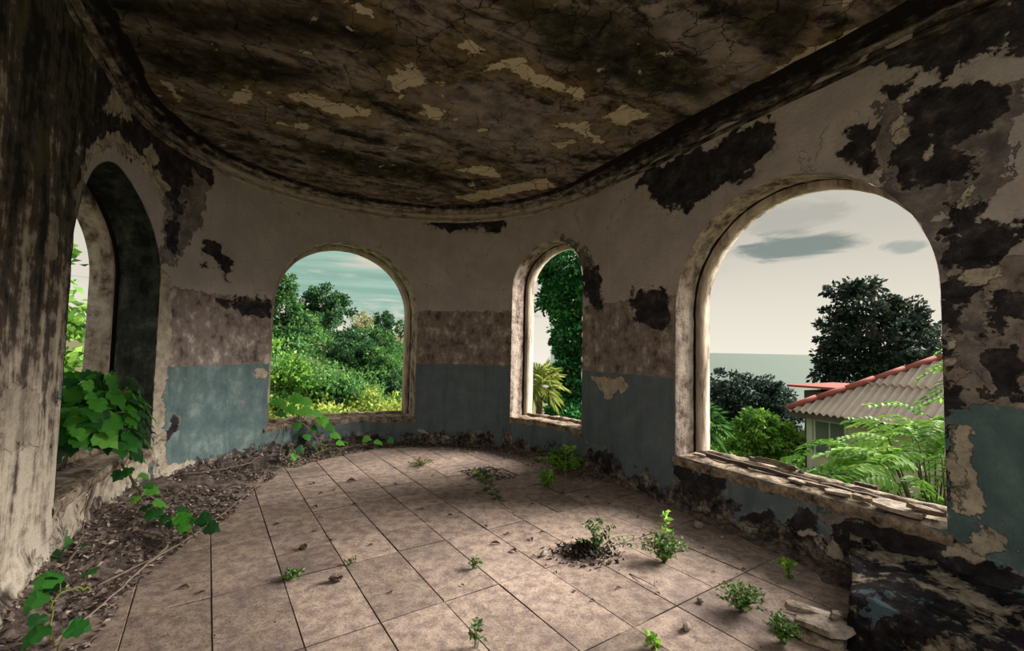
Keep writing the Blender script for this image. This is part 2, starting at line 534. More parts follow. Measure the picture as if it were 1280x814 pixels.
    col = nt.mix(nt.mul(rim, 0.75), col, nt.mix(n3, (0.16, 0.13, 0.12), (0.50, 0.43, 0.36)))
    darkcol = nt.ramp(nt.noise(uv, 7, 9, 0.70), [(0.40, (0.022, 0.019, 0.023)), (0.55, (0.05, 0.044, 0.05)), (0.68, (0.13, 0.11, 0.10))])
    col = nt.mix(dark, col, darkcol)
    palecol = nt.ramp(nt.noise(uv, 8, 8, 0.7), [(0.33, (0.24, 0.205, 0.165)), (0.5, (0.46, 0.40, 0.325)), (0.65, (0.62, 0.55, 0.45))])
    col = nt.mix(pale, col, palecol)
    # the crumbling foot of the wall
    foot = nt.step(nt.add(z_, nt.mul(nt.m('SUBTRACT', n4, 0.5), 0.9), nt.mul(nt.m('SUBTRACT', n2, 0.5), 0.3)), 0.20, 0.15)
    col = nt.mix(foot, col, nt.ramp(nt.noise(uv, 7, 8, 0.75), [(0.38, (0.018, 0.016, 0.018)), (0.5, (0.10, 0.085, 0.08)), (0.6, (0.40, 0.34, 0.29))]))
    # left pier
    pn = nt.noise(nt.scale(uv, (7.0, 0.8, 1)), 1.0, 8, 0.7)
    pz = nt.lin(z_, 0.9, 2.6, -0.05, 0.16)  # pier colour by height: mould plus painted shade above, painted sunlit cream below
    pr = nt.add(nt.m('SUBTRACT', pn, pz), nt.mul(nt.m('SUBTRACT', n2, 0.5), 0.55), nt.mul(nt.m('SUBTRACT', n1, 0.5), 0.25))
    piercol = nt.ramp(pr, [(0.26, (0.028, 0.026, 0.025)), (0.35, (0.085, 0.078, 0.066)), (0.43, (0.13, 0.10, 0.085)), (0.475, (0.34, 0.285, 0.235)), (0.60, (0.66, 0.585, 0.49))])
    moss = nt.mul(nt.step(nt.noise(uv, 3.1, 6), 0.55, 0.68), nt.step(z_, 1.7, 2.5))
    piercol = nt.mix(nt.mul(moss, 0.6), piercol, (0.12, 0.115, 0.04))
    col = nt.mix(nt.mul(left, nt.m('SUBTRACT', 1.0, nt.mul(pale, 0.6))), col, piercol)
    h = nt.add(nt.mul(band_f, -0.25), nt.mul(blue_f2, 0.12), nt.mul(dark, -1.0), nt.mul(pale, -0.4), nt.mul(grey, -0.35), nt.mul(foot, -0.7),
               nt.mul(n3, nt.add(0.18, nt.mul(dark, 0.25), nt.mul(foot, 0.6), nt.mul(left, 0.4))), nt.mul(n2, nt.add(0.25, nt.mul(left, 0.8))), nt.mul(nt.mul(left, pn), 1.5))
    return col, h, 0.03
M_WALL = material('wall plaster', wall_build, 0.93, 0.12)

def ceil_build(nt):
    p = nt.pos()
    n1 = nt.noise(p, 1.7, 8, 0.62, 0.4)
    n2 = nt.noise(p, 7.5, 7, 0.62)
    n3 = nt.noise(p, 38, 4, 0.6)
    sw = nt.new('ShaderNodeVectorRotate', rotation_type='Z_AXIS')
    nt.l.new(p, sw.inputs['Vector'])
    sw.inputs['Angle'].default_value = math.radians(-28)
    streak = nt.noise(nt.scale(sw.outputs[0], (1.1, 3.2, 1)), 1.3, 8, 0.66, 0.6)
    e = nt.add(nt.mul(nt.m('SUBTRACT', n2, 0.5), 0.42), nt.mul(nt.m('SUBTRACT', n1, 0.5), 0.30), nt.mul(nt.m('SUBTRACT', n3, 0.5), 0.06))
    pale = nt.step(nt.add(nt.attr('pale'), nt.mul(e, 0.8)), -0.004, 0.010)
    halo = nt.step(nt.add(nt.attr('pale'), nt.mul(e, 1.3)), -0.20, 0.02)
    grey = nt.step(nt.add(nt.attr('grey'), nt.mul(e, 1.4)), -0.05, 0.06)
    dark = nt.step(nt.add(nt.attr('dark'), nt.mul(e, 1.4)), -0.08, 0.08)
    q = nt.add(nt.mul(streak, 0.6), nt.mul(n2, 0.4))
    col = nt.ramp(q, [(0.40, (0.018, 0.016, 0.016)), (0.46, (0.085, 0.069, 0.062)), (0.51, (0.21, 0.175, 0.155)), (0.58, (0.34, 0.285, 0.24)), (0.66, (0.56, 0.46, 0.33))])
    col = nt.mix(nt.mul(nt.step(n1, 0.5, 0.64), 0.55), col, nt.mix(n2, (0.035, 0.032, 0.016), (0.24, 0.18, 0.07)))
    gcol = nt.ramp(nt.noise(p, 4, 8, 0.65), [(0.38, (0.14, 0.12, 0.115)), (0.5, (0.27, 0.23, 0.215)), (0.64, (0.40, 0.345, 0.30))])
    col = nt.mix(nt.mul(grey, 0.9), col, gcol)
    dcol = nt.ramp(n2, [(0.36, (0.012, 0.012, 0.011)), (0.52, (0.035, 0.032, 0.022)), (0.66, (0.10, 0.085, 0.05))])
    col = nt.mix(nt.mul(dark, 0.9), col, dcol)
    col = nt.mix(nt.mul(halo, 0.7), col, nt.mix(n2, (0.14, 0.10, 0.045), (0.30, 0.22, 0.10)))
    # chips where the undercoat shows
    chips = nt.step(nt.noise(nt.vadd(p, (5, 2, 0)), 4.2, 8, 0.6, 0.3), 0.665, 0.68)
    pcol = nt.mix(nt.noise(p, 6, 6), (0.52, 0.44, 0.33), (0.82, 0.71, 0.54))
    col = nt.mix(nt.m('MAXIMUM', pale, nt.mul(chips, 0.85)), col, pcol)
    dist = nt.noise(p, 3.0, 5, 0.6, 0, True)
    cr = nt.step(nt.voro(nt.vadd(nt.scale(p, (1, 1, 1)), nt.scale(dist, (0.35, 0.35, 0.0))), 4.2), 0.022, 0.004)
    cr = nt.mul(cr, nt.step(n1, 0.42, 0.52))
    col = nt.mix(nt.mul(cr, 0.75), col, (0.015, 0.013, 0.012))
    h = nt.add(nt.mul(pale, -0.7), nt.mul(chips, -0.5), nt.mul(n2, 0.7), nt.mul(n3, 0.35), nt.mul(cr, -0.6), nt.mul(grey, 0.3), nt.mul(streak, 0.6))
    return col, h, 0.035
M_CEIL = material('ceiling plaster', ceil_build, 0.93, 0.12)

def cornice_build(nt):
    uv = nt.uv()
    sep = nt.new('ShaderNodeSeparateXYZ')
    nt.l.new(uv, sep.inputs[0])
    s_, z_, _ = sep.outputs
    n = nt.noise(nt.scale(uv, (3.0, 14, 1)), 1.6, 8, 0.7)
    n2 = nt.noise(uv, 9, 6, 0.6)
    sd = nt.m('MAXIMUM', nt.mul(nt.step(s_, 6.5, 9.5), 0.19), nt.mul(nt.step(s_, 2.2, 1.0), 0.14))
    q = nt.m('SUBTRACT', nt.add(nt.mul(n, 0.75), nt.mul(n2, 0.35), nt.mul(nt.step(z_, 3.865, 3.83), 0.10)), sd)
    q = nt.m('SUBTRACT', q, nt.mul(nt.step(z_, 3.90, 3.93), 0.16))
    col = nt.ramp(q, [(0.36, (0.014, 0.012, 0.012)), (0.45, (0.06, 0.05, 0.046)), (0.53, (0.19, 0.16, 0.14)), (0.62, (0.42, 0.37, 0.31)), (0.72, (0.54, 0.48, 0.39))])
    return col, nt.add(n, n2), 0.02
M_CORNICE = material('cornice plaster', cornice_build, 0.93, 0.12)

def reveal_build(dark):
    def f(nt):
        p = nt.pos()
        n = nt.noise(p, 6, 8, 0.7)
        st = nt.noise(nt.scale(p, (5, 5, 0.8)), 1.6, 8, 0.68)
        q = nt.add(nt.mul(n, 0.55), nt.mul(st, 0.45))
        if dark:
            sep = nt.new('ShaderNodeSeparateXYZ')
            nt.l.new(p, sep.inputs[0])
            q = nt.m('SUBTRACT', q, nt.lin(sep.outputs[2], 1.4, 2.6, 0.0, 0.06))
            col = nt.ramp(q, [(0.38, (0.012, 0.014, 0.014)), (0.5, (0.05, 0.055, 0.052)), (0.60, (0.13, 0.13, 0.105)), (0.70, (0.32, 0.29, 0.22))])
        else:
            col = nt.ramp(q, [(0.36, (0.035, 0.03, 0.03)), (0.43, (0.17, 0.125, 0.105)), (0.50, (0.40, 0.33, 0.285)), (0.60, (0.60, 0.52, 0.45))])
        return col, nt.add(nt.mul(n, 1.0), nt.mul(nt.noise(p, 40, 4), 0.4)), 0.03
    return f
M_REVEAL = material('flaking reveal plaster', reveal_build(False), 0.93, 0.12)
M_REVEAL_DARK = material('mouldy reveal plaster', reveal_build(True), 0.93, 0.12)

def frame_build(nt):
    p = nt.pos()
    n = nt.noise(nt.scale(p, (6, 6, 1.2)), 1.5, 8, 0.68)
    col = nt.ramp(n, [(0.33, (0.10, 0.075, 0.06)), (0.45, (0.36, 0.29, 0.23)), (0.6, (0.58, 0.50, 0.41))])
    return col, nt.add(n, nt.mul(nt.noise(p, 60, 3), 0.3)), 0.012
M_FRAME = material('worn stone frame', frame_build, 0.9, 0.15)

def sill_build(nt):
    p = nt.pos()
    n = nt.noise(p, 9, 8, 0.72)
    col = nt.ramp(n, [(0.36, (0.05, 0.04, 0.033)), (0.46, (0.22, 0.165, 0.125)), (0.56, (0.40, 0.32, 0.24)), (0.68, (0.58, 0.49, 0.39))])
    return col, nt.add(n, nt.mul(nt.noise(p, 50, 4), 0.5)), 0.03
M_SILL = material('broken sill mortar', sill_build, 0.93, 0.12)
M_GROOVE = material('dark groove', lambda nt: ((0.025, 0.018, 0.016), None, 0), 0.95, 0.1)

def tile_build(nt):
    p = nt.pos()
    r = nt.objrand()
    n1 = nt.noise(p, 1.1, 7, 0.62, 0.3)
    n2 = nt.noise(p, 11.0, 9, 0.74)
    n3 = nt.noise(p, 60, 4, 0.8)
    col = nt.mix(nt.step(n2, 0.37, 0.62), (0.225, 0.165, 0.145), (0.45, 0.35, 0.285))
    col = nt.mix(nt.mul(nt.step(n1, 0.50, 0.66), 0.6), col, (0.165, 0.125, 0.125))
    sp = nt.step(n3, 0.53, 0.60)
    col = nt.mix(nt.mul(sp, 0.6), col, (0.10, 0.072, 0.068))
    lt = nt.step(nt.noise(nt.vadd(p, (7, 3, 0)), 75, 3, 0.7), 0.57, 0.68)
    col = nt.mix(nt.mul(lt, 0.35), col, (0.62, 0.52, 0.43))
    so = nt.new('ShaderNodeSeparateXYZ')
    nt.l.new(nt.objcoord(), so.inputs[0])
    col = nt.mix(nt.mul(nt.step(so.outputs[2], -0.0016, -0.0045), nt.step(n1, 0.40, 0.52)), col, (0.05, 0.037, 0.033))
    v = nt.lin(r, 0, 1, 0.78, 1.16)
    vc = nt.new('ShaderNodeCombineXYZ')
    for i in range(3):
        nt.l.new(v, vc.inputs[i])
    col = nt.mix(1.0, col, vc.outputs[0], 'MULTIPLY')
    return col, nt.add(nt.mul(n3, 0.5), nt.mul(n2, 0.4)), 0.006
M_TILE = material('terracotta paving tile', tile_build, 0.88, 0.2)
M_MORTAR = material('dirt in the joints', lambda nt: (nt.mix(nt.noise(nt.pos(), 3.0, 5), (0.05, 0.036, 0.03), (0.40, 0.31, 0.24)), None, 0), 0.95, 0.1)

# ---------------------------------------------------------------- walls with their arched openings
WINDOWS = [  # centre along the wall, half width, sill height, springing height, depth, mouldy
    (0.035, 0.885, 0.50, 2.22, 0.55, True),
    (3.67, 1.11, 0.45, 2.11, 0.46, False),
    (7.11, 0.70, 0.51, 2.54, 0.46, False),
    (10.51, 1.07, 0.52, 2.03, 0.46, False),
]
def arch_sdf(s, z, win, grow=0.0):
    c, r, zs, zp = win[:4]
    r = r + grow
    zs = zs - grow
    dx = np.abs(s - c) - r
    d_rect = np.maximum(dx, zs - z)
    d_arc = np.hypot(s - c, z - zp) - r
    return np.where(z > zp, np.maximum(d_arc, zs - z), d_rect)      # negative inside the opening

def build_walls():
    du = 0.025
    S0, S1 = -2.2, 12.9
    ns = int(round((S1 - S0) / du))
    nz = int(round(3.97 / du))
    sg = np.linspace(S0, S1, ns + 1)
    zg = np.linspace(-0.02, 3.97, nz + 1)
    s, z = np.meshgrid(sg, zg, indexing='ij')
    sc = (s[:-1, :-1] + s[1:, 1:]) / 2
    zc = (z[:-1, :-1] + z[1:, 1:]) / 2
    keep = np.ones(sc.shape, bool)
    s = s.copy()
    z = z.copy()
    for w in WINDOWS:
        rem = arch_sdf(sc, zc, w) < 0
        keep &= ~rem
        kv = np.zeros(s.shape, bool)
        rv = np.zeros(s.shape, bool)
        for i in (0, 1):
            for j in (0, 1):
                kv[i:ns + i, j:nz + j] |= ~rem
                rv[i:ns + i, j:nz + j] |= rem
        b = kv & rv
        for _ in range(3):
            d0 = arch_sdf(s[b], z[b], w)
            e = 1e-4
            gx = (arch_sdf(s[b] + e, z[b], w) - d0) / e
            gz = (arch_sdf(s[b], z[b] + e, w) - d0) / e
            g2 = np.maximum(gx * gx + gz * gz, 1e-6)
            s[b] -= d0 * gx / g2
            z[b] -= d0 * gz / g2
    # worn surface: shallow swellings, plaster lost where it is stained dark
    rel = 0.006 * vnoise(s * 3, z * 3, 3) + 0.004 * vnoise(s * 9, z * 9, 4)
    dk = masks_sdf(s, z, WALL_DARK)
    pl = masks_sdf(s, z, WALL_PALE)
    gr = masks_sdf(s, z, WALL_GREY)
    wedge = np.ones(s.shape)
    for w in WINDOWS:
        wedge = np.minimum(wedge, np.clip(np.abs(arch_sdf(s, z, w)) / 0.08, 0, 1))
    lost = np.clip((dk + 0.35 * vnoise(s * 5, z * 5, 8) * 0.5) / 0.06, 0, 1) * 0.014
    foot = np.clip((0.32 + 0.2 * vnoise(s * 4, z * 4, 5) - z) / 0.3, 0, 1)
    swell = foot * (0.035 + 0.05 * np.abs(vnoise(s * 7, z * 9, 6)))
    off = (rel + lost) * wedge - swell * wedge
    x, y = wall_points(s, 0)
    x2, y2 = wall_points(s, 1.0)
    x = x + (x2 - x) * off
    y = y + (y2 - y) * off
    V = np.stack([x, y, z], -1).reshape(-1, 3)
    idx = np.arange(V.shape[0]).reshape(s.shape)
    F = np.stack([idx[:-1, :-1], idx[:-1, 1:], idx[1:, 1:], idx[1:, :-1]], -1)
    for name, a, b in (('wall_left', -99, 1.75), ('wall_far', 1.75, 8.6), ('wall_right', 8.6, 99)):
        sel = keep & (sc > a) & (sc < b)
        f = F[sel]
        used, inv = np.unique(f, return_inverse=True)
        me = mesh_arrays(name, V[used], [inv.reshape(-1, 4)])
        set_uv(me, s.ravel()[used], z.ravel()[used])
        float_attr(me, 'dark', dk.ravel()[used])
        float_attr(me, 'pale', pl.ravel()[used])
        float_attr(me, 'grey', gr.ravel()[used])
        link(name, smooth(me), M_WALL, kind='structure')
    # the straight walls run on behind the camera
    for name, a, b in (('wall_left', -6.0, S0), ('wall_right', S1, 14.0)):
        k = 12
        ss = np.linspace(a, b, k + 1)
        zz = np.linspace(-0.02, 3.97, 5)
        s2, z2 = np.meshgrid(ss, zz, indexing='ij')
        x, y = wall_points(s2, 0)
        id2 = np.arange(s2.size).reshape(s2.shape)
        f = np.stack([id2[:-1, :-1], id2[:-1, 1:], id2[1:, 1:], id2[1:, :-1]], -1).reshape(-1, 4)
        me = mesh_arrays(name, np.stack([x, y, z2], -1).reshape(-1, 3), [f])
        set_uv(me, s2.ravel(), z2.ravel())
        for at in ('dark', 'pale', 'grey'):
            float_attr(me, at, np.full(s2.size, -0.6))
        link(name, me, M_WALL, kind='structure')
build_walls()

def window_axes(c):
    t = min(max(c / R, 0), math.pi)
    out = -math.cos(t) * NX + math.sin(t) * AX
    lat = math.sin(t) * NX + math.cos(t) * AX
    return out, lat

def strip(curve, prof, axes, closed_uv=None, worn=0.0, seed=0):
    """curve: rows (s, z, ns, nz) on the wall; prof: rows (depth, inset)"""
    out, lat = axes
    cu = np.array(curve)
    x, y = wall_points(cu[:, 0])
    V = []
    for d, i in prof:
        j = 0
        if worn:
            j = worn * vnoise(np.arange(len(cu)) * 0.45, np.full(len(cu), d * 23.0), seed)
        k = i + j
        V.append(np.stack([x + out[0] * d + lat[0] * cu[:, 2] * k, y + out[1] * d + lat[1] * cu[:, 2] * k, cu[:, 1] + cu[:, 3] * k], -1))
    V = np.array(V)
    n, m = V.shape[:2]
    idx = np.arange(n * m).reshape(n, m)
    f = np.stack([idx[:-1, :-1], idx[:-1, 1:], idx[1:, 1:], idx[1:, :-1]], -1).reshape(-1, 4)
    return V.reshape(-1, 3), f

def build_window(num, win):
    c, r, zs, zp, dep, mould = win
    axes = window_axes(c)
    arch = []
    for z in np.arange(zs, zp, 0.035):
        arch.append((c - r, z, 1, 0))
    for q in np.linspace(0, math.pi, max(24, int(math.pi * r / 0.035))):
        arch.append((c - r * math.cos(q), zp + r * math.sin(q), math.cos(q), -math.sin(q)))
    for z in np.arange(zs, zp, 0.035)[::-1]:
        arch.append((c + r, z, -1, 0))
    g = dep * 0.60
    inner = [(-0.004, -0.004), (0.012, 0.002), (g * 0.25, 0.0), (g * 0.5, 0.003), (g * 0.75, 0.0), (g - 0.02, 0.002), (g, -0.004)]
    v, f = strip(arch, inner, axes, worn=0.008, seed=num)
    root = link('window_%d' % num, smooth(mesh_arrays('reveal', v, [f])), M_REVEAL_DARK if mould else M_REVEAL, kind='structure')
    v, f = strip(arch, [(g, -0.004), (g, -0.03), (g + 0.035, -0.03), (g + 0.035, 0.0)], axes)
    link('frame_groove', mesh_arrays('frame_groove', v, [f]), M_GROOVE, root)
    ins = 0.055
    v, f = strip(arch, [(g + 0.035, -0.002), (g + 0.034, ins - 0.012), (g + 0.046, ins), (dep, ins), (dep + 0.004, -0.10)], axes, worn=0.003, seed=num + 9)
    link('window_frame', mesh_arrays('window_frame', v, [f]), M_REVEAL if mould else M_FRAME, root)
    sl = [(q, zs, 0, 1) for q in np.linspace(c - r - 0.03, c + r + 0.03, int(2 * r / 0.03))]
    v, f = strip(sl, [(0.0, -0.09), (-0.014, -0.05), (-0.012, -0.02), (0.006, -0.002), (0.05, 0.006), (g * 0.33, 0.012), (g * 0.66, 0.006), (g - 0.03, 0.012), (g + 0.0, -0.012), (g + 0.035, -0.014),
                      (g + 0.04, 0.03), (g + 0.06, 0.045), (dep, 0.035), (dep + 0.03, 0.02), (dep + 0.03, -0.15)], axes, worn=0.016, seed=num + 20)
    link('window_sill', mesh_arrays('window_sill', v, [f]), M_SILL, root)
    return root
for i, w in enumerate(WINDOWS):
    build_window(i + 1, w)

# ---------------------------------------------------------------- ceiling and cornice
def build_ceiling():
    du = 0.03
    for name, a0, a1, st in (('ceiling', -4.7, R + 0.06, du),):
        nn = int(round((2 * R + 0.12) / st))
        na = int(round((a1 - a0) / st))
        n, a = np.meshgrid(np.linspace(-R - 0.06, R + 0.06, nn + 1), np.linspace(a0, a1, na + 1), indexing='ij')
        cn = (n[:-1, :-1] + n[1:, 1:]) / 2
        ca = (a[:-1, :-1] + a[1:, 1:]) / 2
        keep = (ca <= 0) | (np.hypot(cn, ca) < R + 0.05)
        x = CC[0] + n * NX[0] + a * AX[0]
        y = CC[1] + n * NX[1] + a * AX[1]
        z = CEIL + 0.01 * vnoise(x * 2.2, y * 2.2, 11) + 0.006 * vnoise(x * 8, y * 8, 12)
        idx = np.arange(n.size).reshape(n.shape)
        F = np.stack([idx[:-1, :-1], idx[:-1, 1:], idx[1:, 1:], idx[1:, :-1]], -1)[keep]
        used, inv = np.unique(F, return_inverse=True)
        me = mesh_arrays(name, np.stack([x, y, z], -1).reshape(-1, 3)[used], [inv.reshape(-1, 4)])
        for at, polys in (('pale', CEIL_PALE), ('grey', CEIL_GREY), ('dark', CEIL_DARK)):
            float_attr(me, at, masks_sdf(x.ravel()[used], y.ravel()[used], polys))
        link(name, smooth(me), M_CEIL, kind='structure')
    prof = [(0.012, 3.70), (-0.012, 3.712), (-0.014, 3.75), (0.0, 3.757), (-0.004, 3.80), (-0.03, 3.806), (-0.04, 3.822), (-0.03, 3.838), (-0.026, 3.852), (-0.05, 3.865), (-0.066, 3.895),
            (-0.095, 3.915), (-0.10, 3.928), (-0.135, 3.932), (-0.142, 3.944), (-0.16, 3.948), (-0.16, 3.97)]
    sg = np.arange(-4.7, S_END + 4.7, 0.045)
    V, U, Z = [], [], []
    for k, (o, z) in enumerate(prof):
        w = 0.004 * vnoise(sg * 6, np.full(sg.shape, k * 1.7), 21)
        x, y = wall_points(sg, o)
        V.append(np.stack([x, y, np.full(sg.shape, z) + w], -1))
        U.append(sg)
        Z.append(np.full(sg.shape, z))
    V = np.array(V)
    n, m = V.shape[:2]
    idx = np.arange(n * m).reshape(n, m)
    f = np.stack([idx[:-1, :-1], idx[:-1, 1:], idx[1:, 1:], idx[1:, :-1]], -1).reshape(-1, 4)
    me = mesh_arrays('trim_1', V.reshape(-1, 3), [f])
    set_uv(me, np.array(U).ravel(), np.array(Z).ravel())
    link('trim_1', me, M_CORNICE, kind='structure')
build_ceiling()

# ---------------------------------------------------------------- floor: a bed of mortar with single tiles
def room_outline(off=0.0):
    t = np.linspace(0, math.pi, 40)
    n = np.concatenate([[-R], -R * np.cos(t), [R]])
    a = np.concatenate([[-6.0], R * np.sin(t), [-6.0]])
    n = n * (1 + off / R)
    return np.stack([CC[0] + n * NX[0] + a * AX[0], CC[1] + n * NX[1] + a * AX[1]], 1)[::-1]   # counter-clockwise?

def clip_poly(poly, clip):
    out = [np.array(p) for p in poly]
    m = len(clip)
    for i in range(m):
        a = clip[i]
        e = clip[(i + 1) % m] - a
        cur, out = out, []
        for k in range(len(cur)):
            p, q = cur[k], cur[(k + 1) % len(cur)]
            sp = e[0] * (p[1] - a[1]) - e[1] * (p[0] - a[0])
            sq = e[0] * (q[1] - a[1]) - e[1] * (q[0] - a[0])
            if sp >= 0:
                out.append(p)
            if sp * sq < 0:
                out.append(p + (q - p) * (sp / (sp - sq)))
        if len(out) < 3:
            return []
    return out

def prism_mesh(name, poly, z0, z1, bev=0.005):
    P = np.array(poly)
    c = P.mean(0)
    d = P - c
    ins = c + d * (1 - bev / np.maximum(np.linalg.norm(d, axis=1, keepdims=True), 1e-6) * 1.2)
    n = len(P)
    vs = [(*p, z0) for p in P] + [(*p, z1 - bev) for p in P] + [(*p, z1) for p in ins]
    fs = []
    for k in range(n):
        k2 = (k + 1) % n
        fs += [(k, k2, n + k2, n + k), (n + k, n + k2, 2 * n + k2, 2 * n + k)]
    fs.append(tuple(range(2 * n, 3 * n)))
    me = bpy.data.meshes.new(name)
    me.from_pydata([tuple(map(float, v)) for v in vs], [], fs)
    me.update()
    return me

TA = math.radians(-34.16)
TU = np.array([math.cos(TA), -math.sin(TA)])      # across
TV = np.array([math.sin(TA), math.cos(TA)])       # along
HOLE = np.array([-0.28, 5.78])
def build_floor():
    out = room_outline()
    area = np.sum(out[:, 0] * np.roll(out[:, 1], -1) - np.roll(out[:, 0], -1) * out[:, 1])
    if area < 0:
        out = out[::-1]
    me = bpy.data.meshes.new('floor')
    vs = [(*p, -0.011) for p in out] + [(*p, -0.25) for p in out]
    n = len(out)
    me.from_pydata([tuple(map(float, v)) for v in vs], [], [tuple(range(n))] + [(k, n + k, n + (k + 1) % n, (k + 1) % n) for k in range(n)])
    me.update()
    fl = link('floor', me, M_MORTAR, kind='structure')
    W, g = 0.405, 0.0022
    protos = {}
    rows = [(0.99 - 0.82 * k, 0.82) for k in range(2, -3, -1)]
    rows = [(r, 0.82) for r in (-0.65, 0.17, 0.99, 1.81, 2.63)] + [(3.45 + 0.41 * k, 0.41) for k in range(14)]
    cnt = 0
    for k in range(-14, 16):
        u0 = 0.095 + W * k
        for v0, L in rows:
            c2 = TU * (u0 + W / 2) + TV * (v0 + L / 2)
            if c2[1] < 0.6:
                continue
            if np.linalg.norm(c2 - HOLE) < 0.24:
                continue
            h = 0.0032 if v0 < 3.4 else 0.0042
            corner = [(u0 + g, v0 + h), (u0 + W - g, v0 + h), (u0 + W - g, v0 + L - h), (u0 + g, v0 + L - h)]
            P = [TU * a + TV * b for a, b in corner]
            Q = clip_poly(P, out)
            if not Q:
                continue
            Q = np.array(Q)
            ar = 0.5 * abs(np.sum(Q[:, 0] * np.roll(Q[:, 1], -1) - np.roll(Q[:, 0], -1) * Q[:, 1]))
            if ar < 0.004:
                continue
            full = abs(ar - (W - 2 * g) * (L - 2 * h)) < 1e-4
            if full:
                if L not in protos:
                    protos[L] = prism_mesh('tile', [p - c2 for p in P], -0.03, 0.0)
                me = protos[L]
            else:
                me = prism_mesh('tile', [q - c2 for q in Q], -0.03, 0.0)
            o = link('tile', me, M_TILE, fl, (c2[0], c2[1], random.uniform(-0.0025, 0.001)))
            o.rotation_euler = (random.uniform(-0.004, 0.004), random.uniform(-0.004, 0.004), 0) if full else (0, 0, 0)
            cnt += 1
    return fl
FLOOR = build_floor()

# ---------------------------------------------------------------- outside: land, sea, trees, house
def sstep(x, a, b):
    t = np.clip((np.asarray(x, float) - a) / (b - a), 0, 1)
    return t * t * (3 - 2 * t)

def ground(x, y):
    x = np.asarray(x, float)
    y = np.asarray(y, float)
    r = np.hypot(x, y)
    ph = np.degrees(np.arctan2(x, y))
    wr = sstep(ph, -10, 14) * sstep(-np.abs(ph), -150, -120)
    zl = -2.0 + 4.5 * np.exp(-((r - 42) / 17) ** 2) * sstep(ph, -12, -27) + 3.2 * sstep(r, 30, 110) + 10.0 * sstep(r, 130, 400)
    zr = -2.7 - np.maximum(0, r - 15) * 0.135
    z = zl * (1 - wr) + zr * wr
    z = z + 0.25 * vnoise(x * 0.3, y * 0.3, 31) * sstep(r, 8, 14)
    return np.maximum(z, -75)

def foliage_mat(name, c_dark, c_mid, c_light, trans=0.35, seed=0.0, single=False):
    mt = bpy.data.materials.new(name)
    mt.use_nodes = True
    nt = NT(mt.node_tree)
    bs = nt.n['Principled BSDF']
    n = nt.noise(nt.vadd(nt.pos(), (seed, 0, 0)), 0.9, 3, 0.6)
    r = nt.objrand() if single else nt.island()
    q = nt.add(nt.mul(n, 0.65), nt.mul(r, 0.42))
    col = nt.ramp(q, [(0.28, c_dark), (0.52, c_mid), (0.78, c_light)])
    nt.put(bs.inputs['Base Color'], col)
    bs.inputs['Roughness'].default_value = 0.55
    bs.inputs['Specular IOR Level'].default_value = 0.25
    tr = nt.new('ShaderNodeBsdfTranslucent')
    nt.put(tr.inputs['Color'], col)
    ms = nt.new('ShaderNodeMixShader')
    ms.inputs[0].default_value = trans
    nt.l.new(bs.outputs[0], ms.inputs[1])
    nt.l.new(tr.outputs[0], ms.inputs[2])
    nt.l.new(ms.outputs[0], nt.n['Material Output'].inputs[0])
    return mt

G_HILL = foliage_mat('hill tree leaves', (0.012, 0.045, 0.018), (0.045, 0.14, 0.04), (0.16, 0.33, 0.08))
G_DEEP = foliage_mat('deep green leaves', (0.008, 0.035, 0.018), (0.03, 0.10, 0.04), (0.09, 0.22, 0.07))
G_BRIGHT = foliage_mat('bright leaves', (0.03, 0.11, 0.02), (0.12, 0.29, 0.04), (0.32, 0.52, 0.09))
G_YELLOW = foliage_mat('yellow green leaves', (0.07, 0.17, 0.03), (0.27, 0.38, 0.06), (0.55, 0.58, 0.13))
G_SLOPE = foliage_mat('slope creeper leaves', (0.02, 0.085, 0.025), (0.075, 0.21, 0.05), (0.19, 0.38, 0.10))
G_DARK = foliage_mat('dark evergreen leaves', (0.008, 0.016, 0.017), (0.022, 0.042, 0.034), (0.065, 0.10, 0.055))
G_BLUE = foliage_mat('dull conifer needles', (0.010, 0.022, 0.022), (0.028, 0.055, 0.048), (0.07, 0.11, 0.075))
G_IVY = foliage_mat('glossy ivy leaves', (0.006, 0.045, 0.018), (0.028, 0.17, 0.05), (0.12, 0.42, 0.11))
G_PALM = foliage_mat('palm fans', (0.08, 0.16, 0.03), (0.28, 0.36, 0.08), (0.55, 0.55, 0.18))
G_AUTUMN = foliage_mat('pale thin leaves', (0.14, 0.15, 0.06), (0.30, 0.30, 0.13), (0.48, 0.44, 0.22))
M_BARK = material('bark', lambda nt: (nt.mix(nt.noise(nt.scale(nt.pos(), (4, 4, 0.8)), 3, 6), (0.05, 0.04, 0.03), (0.20, 0.155, 0.11)), None, 0), 0.9, 0.1)
M_LAND = material('overgrown ground', lambda nt: (nt.mix(nt.noise(nt.pos(), 0.35, 7, 0.7), (0.06, 0.07, 0.035), (0.17, 0.165, 0.085)), None, 0), 0.95, 0.05)

def build_land():
    rr = np.concatenate([[0.0], np.geomspace(3, 900, 76)])
    ph = np.radians(np.linspace(-180, 180, 181))
    r, p = np.meshgrid(rr, ph, indexing='ij')
    x, y = r * np.sin(p), r * np.cos(p)
    z = ground(x, y)
    idx = np.arange(r.size).reshape(r.shape)
    f = np.stack([idx[:-1, :-1], idx[:-1, 1:], idx[1:, 1:], idx[1:, :-1]], -1).reshape(-1, 4)
    link('ground', smooth(mesh_arrays('ground', np.stack([x, y, z], -1).reshape(-1, 3), [f])), M_LAND, kind='structure')
build_land()

